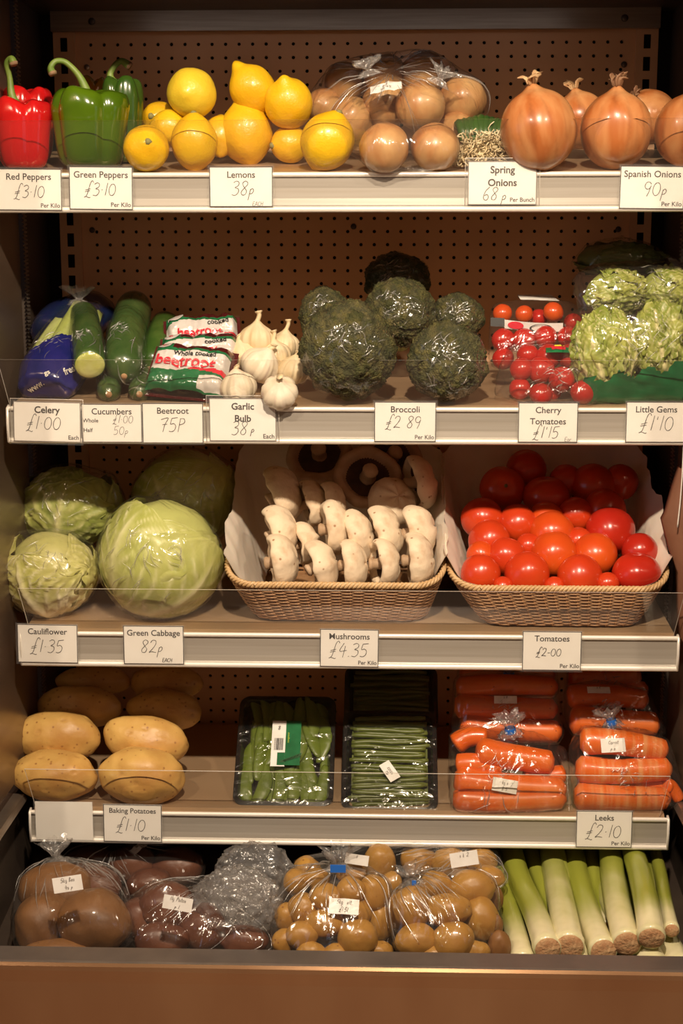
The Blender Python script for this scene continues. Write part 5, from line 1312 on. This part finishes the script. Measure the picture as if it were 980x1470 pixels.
for i in range(6):
    a = .35+i*.1; c = Vector((-.008+i*.0052, .069+i*.0014, zl+.0008))
    V = [c+Vector((math.cos(a+1.1*0)*s*.013-math.sin(a)*w_, math.sin(a)*s*.013+math.cos(a)*w_, 0)) for s, w_ in ((0,0),(.3,-.0022),(.7,-.002),(1,0),(.7,.002),(.3,.0022))]
    mesh_obj('printed_pod', V, [tuple(range(6))], M('dark_green_print', (.01,.07,.015), .4) if i == 0 else bpy.data.materials['dark_green_print'], t1, smooth=False)
v, f = text_mesh('mangetout', False); mesh_obj('label_lettering', [Vector((-y*.0042+.0055, x*.0042+.112, zl+.0006)) for x, y in v], f, M('yellowgreen_print', (.4,.55,.05), .4), t1, smooth=False)
v, f = stroke_mesh('8', .007, .0009); mesh_obj('handwriting', [Vector((x-.011, y+.126, zl+.0006)) for x, y in v], f, 'pen', t1, smooth=False)

def bean_tray(label, bl, br, tl, Y0, Y1, rows, grp, seed):
    t, Tm, w, h, lp = tray(label, bl, br, tl, Y0, Y1); rnd = random.Random(seed); ms = []
    for i in range(6):
        L = (w-.030)*rnd.uniform(.93, 1.0); C = [Vector((-L/2, 0, 0)), Vector((-L/4, rnd.gauss(0, .0015), rnd.uniform(0, .001))), Vector((0, rnd.gauss(0, .002), 0)), Vector((L/4, rnd.gauss(0, .0015), 0)), Vector((L/2, rnd.gauss(0, .001), 0))]
        C = cat_rom(C, 4); n = len(C)
        V, Fc = tube(C, [.0039*(.72 if j in (0, n-1) else 1)*(1+.06*math.sin(j*1.9+i)) for j in range(n)], 8)
        q = mesh_obj('green_bean', V, Fc, 'bean'); ms.append(q.data); bpy.data.objects.remove(q)
    for i in range(rows):
        y = .014+i*(h-.028)/(rows-1)
        Mx = Matrix.Translation(t.location) @ Tm.to_4x4() @ Matrix.Translation((rnd.gauss(0, .0022), y+rnd.gauss(0, .0006), -.005+(i % 2)*.0042+rnd.uniform(0, .0025))) @ Matrix.Rotation(rnd.gauss(0, .035), 4, 'Z')
        o = bpy.data.objects.new('green_bean', ms[rnd.randrange(6)]); COL.objects.link(o); o.matrix_world = Mx
        tag(o, grp[0] % ORD[i], 'green bean', grp[1])
    V, Fc = grid2(w-.03, h-.026, 20, 40); mesh_obj('beans_underneath', [Vector((x, y+h/2, -.0105+.002*abs(math.sin(y*420)))) for x, y in V], Fc, 'bean', t)['kind'] = 'stuff'
    tray_film(t, w, h, .006, seed); return t, w, h
t2, w2, h2 = bean_tray('black tray of green beans in front with a tilted price sticker', (489, 1165), (629, 1165), (500, 1020), .014, .145, 28, ('slim green bean, %s up from front rim of the lit tray', 'green beans in the front tray'), 1)
vv, f = grid2(.034, .018, 2, 2); a = math.radians(-57)
sk = mesh_obj('sticker', [Vector((x*math.cos(a)-y*math.sin(a)+.0, x*math.sin(a)+y*math.cos(a)+.062, .0125)) for x, y in vv], f, 'white_s', t2, smooth=False)
for i_, s_ in enumerate(('10000k', '75p')):
    vv, f = stroke_mesh(s_, .0045, .0005); mesh_obj('handwriting', [Vector((x*math.cos(a)-(y-.001-i_*.006)*math.sin(a), x*math.sin(a)+(y-.001-i_*.006)*math.cos(a)+.062, .0130)) for x, y in vv], f, 'penf', t2, smooth=False)
t3, w3, h3 = bean_tray('dark tray of green beans in shade behind the front one', (493, 1045), (629, 1045), (505, 955), .165, .245, 16, ('dim green bean, %s up in the shaded back tray', 'green beans in the back tray'), 2)

# ---- carrots in bags
def carrot(label, a, b, rpx, Y, Yb=None, mat='carrot', seed=0, group='carrots in the front left bag', lift=None):
    A = at(a[0], a[1], Y); B = at(b[0], b[1], Yb if Yb is not None else Y); u = mpp(A); o = A
    bend = Vector((0, .004*math.sin(seed), .006*math.cos(seed*2.1)))
    C = cat_rom([Vector((0,0,0)), (B-A)*.33+bend, (B-A)*.66+bend*.8, B-A], 7); n = len(C); R = []
    for i in range(n):
        s = i/(n-1); e0 = math.sqrt(min(1, (s+.012)/.08*(2-min(1, (s+.012)/.08)))) if s < .07 else 1
        e1 = 1 if s < .93 else math.sqrt(max(.05, 1-((s-.93)/.075)**2)); R.append(rpx*u*(1.0-.20*s)*e0*e1*(1+.025*noise.noise(Vector((s*9, seed, 0)))))
    V, Fc = tube(C, R, 20, fn=lambda i, a_: 1+.02*noise.noise(Vector((i*1.1, a_, seed))))
    # local x along the carrot so the skin bands run across it
    T = basis((B-A), (0,0,1)); Ti = T.transposed()
    ob = mesh_obj('carrot', [Ti @ v for v in V], Fc, mat); MM = T.to_4x4(); MM.translation = o; ob.matrix_world = MM
    return tag(ob, label, 'carrot', group)
def carrot_bag(label, spec, grp, extra, neck, seed, sticker=None, tape=None, tuf=None, shelf=4, wr=.0045):
    L = []
    for i, (lb, a, b, r, Y, mt) in enumerate(spec): L.append(carrot(lb, a, b, r, Y, None, mt, seed*10+i, grp))
    t = thing('plastic_bag', label, 'bag', (Wm(L[0]).translation.x, Wm(L[0]).translation.y, zs(4, Wm(L[0]).translation.y)), 'bags of carrots')
    sh, bv = film_over('bag_film', L, t, 'filmw', .002, wr, 5, extra=extra, neck=neck, seed=seed, shelf=shelf)
    if sticker:
        (px, py, w_, h_, rt, lines) = sticker; xd, yd = rot2(rt); v, f = grid2(w_, h_)
        P_ = at(px, py, spec[0][4]-.05); decal('sticker', v, f, P_, xd, yd, bv, 'white_s', t)
        scribble(t, P_+Vector((0,0,.002)), xd, yd, bv, lines, .0055, seed)
    if tuf:
        (px, py, Y, dr, ln, wd) = tuf; b0 = at(px, py, Y); tuft('bag_neck', b0, dr, ln, wd, 'filmcr', t, seed)
        T = basis(dr); V, Fc = lathe([(wd*.42,-.004),(wd*.46,0),(wd*.42,.005)], 14); iw = Wm(t).inverted()
        mesh_obj('tape', [iw @ (b0+Vector((0,0,.001))+T @ (v+Vector((0,0,ln*.22)))) for v in V], Fc, 'bluetape', t)
        V, Fc = box(-.011, .011, -.0012, .0012, -.0045, .0045); mesh_obj('tape_flag', [iw @ (b0+T @ Vector((v.x, v.z, v.y)) if False else iw @ (b0+Vector((v.x+.002, v.y-.010, v.z+.005)))) for v in V], Fc, 'bluetape', t)
    return t
carrot_bag('bag of carrots in front at left with blue tape', [
    ('fat carrot lying on top in the front left bag', (684,1078), (795,1095), 21, .05, 'carrot'), ('carrot behind the fat one in the front left bag', (652,1070), (700,1058), 16, .085, 'carrot'),
    ('long carrot behind the sticker in the front left bag', (652,1119), (812,1133), 21, .03, 'carrot'), ('lowest carrot of the front left bag', (650,1146), (812,1146), 19, .022, 'carrot'),
    ('carrot between fat and long ones at left end', (655,1098), (720,1104), 16, .05, 'carrot'), ('carrot at right end of the front left bag', (750,1112), (812,1110), 16, .06, 'carrot')],
    'carrots in the front left bag', [at(700,1052,.08), at(770,1054,.08), at(812,1075,.08)], at(733,1045,.07), 2, (725,1129,.038,.020,-10,('kg s','8 5')), None, (733,1056,.06,(-.15,-.1,1),.034,.020))
carrot_bag('bag of pale banded carrots in front at right with blue tape', [
    ('banded carrot at top of the front right bag, behind sticker', (832,1064), (958,1078), 20, .06, 'carrot_band'), ('banded carrot in middle of the front right bag', (826,1103), (964,1103), 20, .045, 'carrot_band'),
    ('banded carrot low in the front right bag', (824,1143), (962,1146), 20, .028, 'carrot_band'), ('carrot tip poking out at bottom right corner', (955,1128), (976,1150), 11, .035, 'carrot'),
    ('orange carrot between rows of the front right bag', (830,1122), (960,1126), 17, .055, 'carrot')],
    'carrots in the front right bag', [at(850,1047,.09), at(930,1052,.09), at(818,1075,.07), at(972,1150,.03)], at(880,1040,.08), 3, (884,1074,.036,.021,3,('Carrot','p oz')), None, (879,1044,.075,(-.25,.0,1),.034,.018))
carrot_bag('bag of carrots in half shade behind front left bag', [
    ('carrot with lit end behind the front left bag', (660,1042), (806,1050), 20, .12, 'carrot'), ('shaded carrot in second left bag, middle', (652,1012), (800,1018), 19, .135, 'carrot'), ('shaded carrot in second left bag, top', (655,988), (800,986), 17, .15, 'carrot')],
    'carrots in the second left bag', [at(650,1050,.12)], at(735,975,.16), 4, (730,1011,.036,.012,0,('s k',)), shelf=None)
carrot_bag('bag of carrots in half shade behind front right bag', [
    ('shaded carrot with purple sheen behind front right bag', (818,1032), (946,1040), 22, .12, 'carrot'), ('shaded carrot in second right bag, upper', (814,1002), (930,1006), 18, .14, 'carrot')],
    'carrots in the second right bag', [at(955,1050,.12)], at(880,985,.16), 5, (868,998,.036,.011,0,('s k',)), shelf=None)
carrot_bag('dark bag of carrots at the very back left', [
    ('dark carrot at very back left', (660,972), (796,970), 18, .21, 'carrot'), ('second dark carrot at very back left', (655,990), (798,990), 16, .20, 'carrot')], 'carrots in the back left bag', None, None, 6, None, None, (730,972,.16,(0,-.2,1),.02,.02), shelf=None)
carrot_bag('dark bag of carrots at the very back right', [
    ('dark carrot at very back right', (815,972), (920,970), 18, .21, 'carrot'), ('second dark carrot at very back right', (815,990), (930,990), 15, .20, 'carrot')], 'carrots in the back right bag', None, None, 7, shelf=None)
# ------------------------------------------------------------ tub at the bottom
def spud(label, px, py, rx, ry, Y, mat='potato_s', grp='potatoes in the left bag', name='small_potato', cat='potato', seed=0, rot=0):
    P = at(px, py, Y); u = mpp(P); V, Fc = blob((rx*u, min(rx, ry)*u*.95, ry*u), seed or px*.1+py*.03, .10, 1.2, 4, .01)
    o = mesh_obj(name, V, Fc, mat); T = Matrix.Rotation(rot, 4, 'Y'); T.translation = P; o.matrix_world = T
    return tag(o, label, cat, grp)
def bagged(label, objs, neck=None, wr=.005, seed=0, mat='filmbag', extra=None, grp='bags in the bottom tub', sub=5, rid=4.0):
    c = Vector((0,0,0))
    for o in objs: c += Wm(o).translation
    c /= len(objs); t = thing('plastic_bag', label, 'bag', (c.x, c.y, c.z-.05), grp)
    sh, bv = film_over('bag_film', objs, t, mat, .002, wr, sub, extra=extra, neck=neck, seed=seed, rid=rid); return t, bv
def bag_sticker(t, bv, px, py, Y, w_, h_, rt, lines, seed=0):
    xd, yd = rot2(rt); v, f = grid2(w_, h_, 6, 4); P_ = at(px, py, Y); decal('sticker', v, f, P_, xd, yd, bv, 'white_s', t); scribble(t, P_+Vector((0,0,.003)), xd, yd, bv, lines, .006, seed)
sw = [spud('large russet swede at upper left in the bag, under sticker', 82, 1278, 54, 42, -.10, 'swede', 'swedes in the left bag', 'swede', 'swede', 1),
      spud('large russet swede at front right in the left bag', 135, 1322, 54, 44, -.165, 'swede', 'swedes in the left bag', 'swede', 'swede', 2, .15),
      spud('russet swede at front left in the left bag', 62, 1325, 42, 45, -.155, 'swede', 'swedes in the left bag', 'swede', 'swede', 3),
      spud('swede low at the very front, mostly hidden by the tub edge', 82, 1366, 48, 18, -.20, 'swede', 'swedes in the left bag', 'swede', 'swede', 4),
      spud('dark swede behind the sticker at right', 142, 1275, 34, 32, -.08, 'redpot', 'swedes in the left bag', 'swede', 'swede', 5)]
t, bv = bagged('clear bag of russet swedes at left with torn sticker', sw, at(84,1225,-.05), .006, 31, extra=[at(22,1355,-.18), at(188,1355,-.19), at(80,1232,-.06)])
bag_sticker(t, bv, 97, 1269, -.25, .040, .021, 9, ['5kg Bes', '4s p'], 1)
tuft('bag_neck', at(82,1244,-.06), (-.1,.1,1), .04, .02, 'filmcr', t, 2)
rp = [spud('dark red potato in the middle bag, under sticker', 240, 1302, 42, 36, -.13, 'redpot', 'dark red potatoes in the middle bag', 'red_potato', seed=11),
      spud('dark red potato at left of the middle bag', 200, 1318, 32, 30, -.13, 'redpot', 'dark red potatoes in the middle bag', 'red_potato', seed=12),
      spud('dark red potato at front of the middle bag', 232, 1350, 40, 26, -.18, 'redpot', 'dark red potatoes in the middle bag', 'red_potato', seed=13),
      spud('dark red potato at right of the middle bag', 290, 1330, 34, 34, -.15, 'redpot', 'dark red potatoes in the middle bag', 'red_potato', seed=14),
      spud('dark red potato low at far right of the middle bag', 350, 1350, 36, 22, -.165, 'redpot', 'dark red potatoes in the middle bag', 'red_potato', seed=15)]
t, bv = bagged('clear bag of dark red potatoes in middle with sticker', rp, at(320,1255,-.10), .007, 32, extra=[at(180,1345,-.17), at(388,1362,-.18), at(300,1268,-.1)])
bag_sticker(t, bv, 255, 1297, -.25, .040, .019, -10, ['11g Potos', 'p 1'], 2)
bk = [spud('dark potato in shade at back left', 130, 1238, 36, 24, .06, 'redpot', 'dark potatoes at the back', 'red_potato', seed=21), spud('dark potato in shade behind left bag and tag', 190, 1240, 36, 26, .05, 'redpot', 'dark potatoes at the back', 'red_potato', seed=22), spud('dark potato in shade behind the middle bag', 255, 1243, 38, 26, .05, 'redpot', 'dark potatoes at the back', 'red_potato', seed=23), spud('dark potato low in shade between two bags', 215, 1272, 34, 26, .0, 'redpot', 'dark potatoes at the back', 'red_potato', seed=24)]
t, bv = bagged('bag of dark potatoes in shade at back with pale tag', bk, at(170,1215,.05), .006, 33)
bag_sticker(t, bv, 181, 1244, -.08, .030, .013, 60, ['s k'], 3)
def crumple(label, px, py, rx, ry, Y, seed, amp=.3):
    P = at(px, py, Y); u = mpp(P); V0, Fc = ico(5); V = []; off = Vector((seed*3, seed, 0))
    for d in V0:
        s = 1+amp*(1-2*abs(noise.noise(d*2.2+off)))*.5+amp*.5*abs(noise.noise(d*5+off))+amp*.25*noise.noise(d*11+off)-amp*.4
        V.append(Vector((d.x*rx*u, d.y*min(rx, ry)*u*.7, d.z*ry*u))*s)
    return P, V, Fc
P, V, Fc = crumple('', 340, 1295, 62, 52, -.15, 3)
cr = mesh_obj('crumpled_bag', V, Fc, 'filmcr'); cr.location = P; tag(cr, 'crumpled empty clear polythene bag lying in front between potato bags', 'bag', 'crumpled bags')
P, V, Fc = crumple('', 365, 1258, 56, 50, -.07, 6)
cr = mesh_obj('crumpled_bag', V, Fc, 'filmcr'); cr.location = P; tag(cr, 'crumpled clear bag puffed up round behind the front crumpled one', 'bag', 'crumpled bags')

def pos_labels(L, what):
    """wording by height band and order from the left, so every label points at one potato"""
    bands = {}
    for i, q in enumerate(L): bands.setdefault(q[5], []).append(i)
    out = [None]*len(L); on = ('first', 'second', 'third', 'fourth', 'fifth', 'sixth', 'seventh')
    for b, ids in bands.items():
        ids.sort(key=lambda i: L[i][0])
        for n_, i in enumerate(ids): out[i] = 'small potato in %s of %s, %s from left' % (b, what, on[n_])
    return out
def potato_bag(L, what, grp, **kw):
    lb = pos_labels(L, what)
    return [spud(l, q[0], q[1], q[2], q[3], q[4], 'potato_s', grp, rot=(q[0]*7 % 10-5)*.05) for l, q in zip(lb, L)]
LA = [(425,1266,19,19,-.10,'top tier'),(467,1289,24,22,-.155,'top tier'),(503,1279,21,20,-.15,'top tier'),(536,1283,24,28,-.13,'top tier'),(455,1262,20,16,-.10,'top tier'),(505,1254,22,17,-.10,'top tier'),
      (436,1305,22,24,-.155,'middle tier'),(465,1326,29,20,-.18,'middle tier'),(508,1312,24,24,-.155,'middle tier'),(412,1318,18,24,-.15,'middle tier'),(545,1325,19,28,-.14,'middle tier'),
      (433,1342,24,20,-.19,'bottom tier'),(513,1346,30,26,-.195,'bottom tier'),(407,1352,17,20,-.185,'bottom tier'),(447,1368,22,17,-.205,'bottom tier'),(482,1370,20,15,-.205,'bottom tier'),(545,1366,19,16,-.19,'bottom tier')]
pa_ = potato_bag(LA, 'left potato bag', 'potatoes in the left potato bag')
t, bv = bagged('bag of small potatoes tied with blue tape, sticker low in front', pa_, at(487,1225,-.12), .004, 41, extra=[at(487,1243,-.12)], rid=5)
bag_sticker(t, bv, 492, 1337, -.30, .042, .022, -4, ['5kg Melt', '£1·51'], 4)
b0 = at(487,1250,-.13); tuft('bag_neck', b0, (-.05,-.1,1), .036, .018, 'filmcr', t, 4)
iw = Wm(t).inverted(); V, Fc = box(-.011, .011, -.001, .001, -.0055, .0055); mesh_obj('tape', [iw @ (at(485,1247,-.15)+v) for v in V], Fc, 'bluetape', t, smooth=False)
LB = [(625,1272,24,22,-.12,'top tier'),(676,1275,34,26,-.125,'top tier'),(592,1303,27,33,-.165,'middle tier'),(642,1306,34,24,-.17,'middle tier'),(690,1320,27,33,-.15,'middle tier'),(572,1310,16,28,-.14,'middle tier'),
      (596,1350,30,24,-.195,'bottom tier'),(650,1350,32,27,-.20,'bottom tier'),(678,1367,26,18,-.195,'bottom tier'),(625,1368,24,14,-.205,'bottom tier')]
pb_ = potato_bag(LB, 'right potato bag', 'potatoes in the right potato bag')
t, bv = bagged('bag of larger potatoes beside the leeks, knotted at top', pb_, at(590,1255,-.12), .004, 42, extra=[at(600,1268,-.13), at(712,1360,-.18)], rid=5)
b0 = at(592,1270,-.14); tuft('bag_neck', b0, (-.2,-.1,1), .030, .018, 'filmcr', t, 8)
iw = Wm(t).inverted(); V, Fc = box(-.003, .003, -.001, .001, -.004, .004); mesh_obj('tape', [iw @ (at(594,1268,-.16)+v) for v in V], Fc, 'bluetape', t, smooth=False)
LC = [(440,1250,21,21,-.03,'back row'),(545,1238,24,27,-.01,'back row'),(562,1272,16,22,-.06,'back row'),(600,1236,26,26,.01,'back row'),(645,1238,26,24,.0,'back row'),(690,1236,24,20,.0,'back row'),(700,1262,24,20,-.06,'back row')]
on = ('leftmost', 'second from left', 'third from left', 'fourth from left', 'fifth from left', 'sixth from left', 'rightmost')
pc_ = [spud('shaded small potato in the row behind both bags, '+on[i], q[0], q[1], q[2], q[3], q[4], 'potato_s', 'potatoes at the back of the tub') for i, q in enumerate(LC)]
t, bv = bagged('bag of potatoes in shade behind, with white sticker at top right', pc_, at(660,1215,.0), .005, 43)
bag_sticker(t, bv, 666, 1233, -.12, .040, .021, 9, ['s k 2'], 5)
bag_sticker(t, bv, 512, 1234, -.12, .034, .015, -8, ['s'], 6)
for i, q in enumerate(((708,1290,14,22,-.10),(716,1362,17,28,-.185),(712,1330,10,18,-.16))):
    spud('loose reddish potato against the first leek, '+('upper', 'lowest', 'middle')[i], *q, 'swede', 'loose potatoes by the leeks')

# ---- leeks
def leek(label, pts, rpx, face=False, seed=0, white=.5):
    P = [at(*p) for p in pts]; o = P[0]; t = thing('leek', label, 'leek', o, 'leeks in the tub'); u = mpp(o)
    ext = P[-1]+(P[-1]-P[-2]).normalized()*.08; C = cat_rom([p-o for p in P+[ext]], 9); n = len(C)
    R = [rpx*u*(1.06 if i < 2 else 1.0-.02*min(6, i)*.3) * (1-.10*i/n) for i in range(n)]; R[0] *= .93
    Ls = [0]
    for i in range(1, n): Ls.append(Ls[-1]+(C[i]-C[i-1]).length)
    m_ = 26; V, Fc = tube(C, R, m_, fn=lambda i, a: 1+.012*math.cos(a*9+seed)+.012*noise.noise(Vector((math.cos(a), math.sin(a), i*.1+seed))))
    kk = []
    for i in range(n):
        for j in range(m_): kk.append(1-sm(white*.35, white*1.35, Ls[i]/.22+.07*noise.noise(Vector((math.cos(j/m_*6.283)*2, math.sin(j/m_*6.283)*2, i*.05+seed)))))
    sh = mesh_obj('leek_shank', V, Fc, 'leek', t, k=kk)
    d = (C[0]-C[1]).normalized(); T = oriented(d); r = R[0]
    def fn(v):
        a = math.atan2(v.y, v.x); return T @ (v*(1+.05*noise.noise(Vector((math.cos(a)*3, math.sin(a)*3, seed)))) + Vector((0, 0, .0008*noise.noise(v*900)))) + C[0]
    mesh_obj('root_plate', *lathe([(0,.004),(r*.35,.0042),(r*.7,.003),(r*.92,.0008),(r*.98,-.0015),(r*.9,-.004)], 26, fn), 'leek_cut', t)
    # wrapped outer leaf: a seam running up the shank
    return t
leek('leek at far left end with small dark nick', [(752,1384,-.205), (735,1320,-.09), (722,1262,.02), (716,1225,.09)], 18, seed=1, white=.42)
leek('leek curving left, brown root end in front, second in row', [(786,1363,-.205), (768,1312,-.11), (745,1262,-.01), (734,1222,.07)], 20, seed=2, white=.40)
leek('thickest pale leek, third from left, white almost to top', [(817,1360,-.20), (808,1310,-.11), (798,1262,-.01), (792,1222,.07)], 22, seed=3, white=.95)
leek('leek with ragged root end leaning left, middle of row', [(866,1366,-.205), (848,1322,-.12), (832,1270,-.02), (822,1222,.08)], 20, seed=4, white=.45)
leek('glossy white leek right of the middle, green top', [(900,1355,-.205), (889,1310,-.13), (880,1262,-.03), (876,1222,.06)], 21, seed=5, white=.75)
leek('leek with its round brown root end facing the viewer', [(935,1347,-.215), (928,1300,-.15), (918,1255,-.05), (908,1222,.04)], 20, seed=6, white=.28)
leek('thin leek at right edge with small root end', [(964,1336,-.19), (955,1295,-.11), (948,1255,-.02), (940,1222,.06)], 11, seed=7, white=.3)
leek('green leek glimpsed behind the second and third', [(800,1335,-.10), (784,1285,-.03), (772,1255,.03), (762,1222,.10)], 15, seed=8, white=.1)
leek('green leek glimpsed behind the middle one', [(872,1335,-.10), (860,1290,-.03), (852,1255,.03), (846,1222,.10)], 15, seed=9, white=.1)
leek('green leek glimpsed behind the glossy white one', [(921,1345,-.12), (912,1300,-.05), (904,1262,.02), (898,1222,.09)], 14, seed=10, white=.2)
leek('leek lying low at front, root hidden under glossy ones', [(940,1392,-.215), (918,1350,-.16), (890,1320,-.10), (870,1290,-.03)], 22, seed=11, white=.9)
leek('leek low at bottom right corner by the tub side', [(978,1392,-.215), (955,1352,-.15), (940,1320,-.10), (930,1280,-.03)], 21, seed=12, white=.9)
leek('leek end peeking out low between the third and fourth', [(838,1392,-.205), (826,1345,-.13), (815,1300,-.06), (806,1260,.0)], 17, seed=13, white=.9)

# ---- made-up brown shape standing in for a reflection in the right side wall
def reflection_shape():
    o = at(985, 800, .02); t = thing('reflection_shape', 'made-up brown shape standing in for a side-wall reflection, right edge', 'reflection', (.502, .02, o.z-.15), None)
    o = Vector(t.location)
    out = [(976,672,.045),(967,700,.04),(957,735,.04),(951,747,.035),(956,768,.035),(962,790,.03),(973,822,.028),(974,870,.02),(976,915,.02),(985,930,.02)]
    V, Fc = [], []; n = len(out)
    for i, (px, py, Y) in enumerate(out):
        p = at(px, py, .03); 
        for j in range(6):
            s = j/5; V.append(Vector((p.x+(.56-p.x)*s, .028-.012*math.sin(math.pi*s)+.006*noise.noise(Vector((i*.8, j, 0))), p.z)) - o)
        for j in range(6):
            s = 1-j/5; V.append(Vector((p.x+(.56-p.x)*s, .050+.012*math.sin(math.pi*s), p.z)) - o)
    m_ = 12
    for i in range(n-1):
        for j in range(m_): Fc.append((i*m_+j, (i+1)*m_+j, (i+1)*m_+(j+1) % m_, i*m_+(j+1) % m_))
    mesh_obj('reflection_body', V, Fc, 'reflection_brown', t)
    P_ = [at(981,640,.0)-o, at(979,680,.0)-o, at(976,720,.005)-o, at(972,757,.008)-o]
    mesh_obj('reflection_line', *tube(cat_rom(P_, 5), .0011, 6), 'reflection_line', t)
reflection_shape()
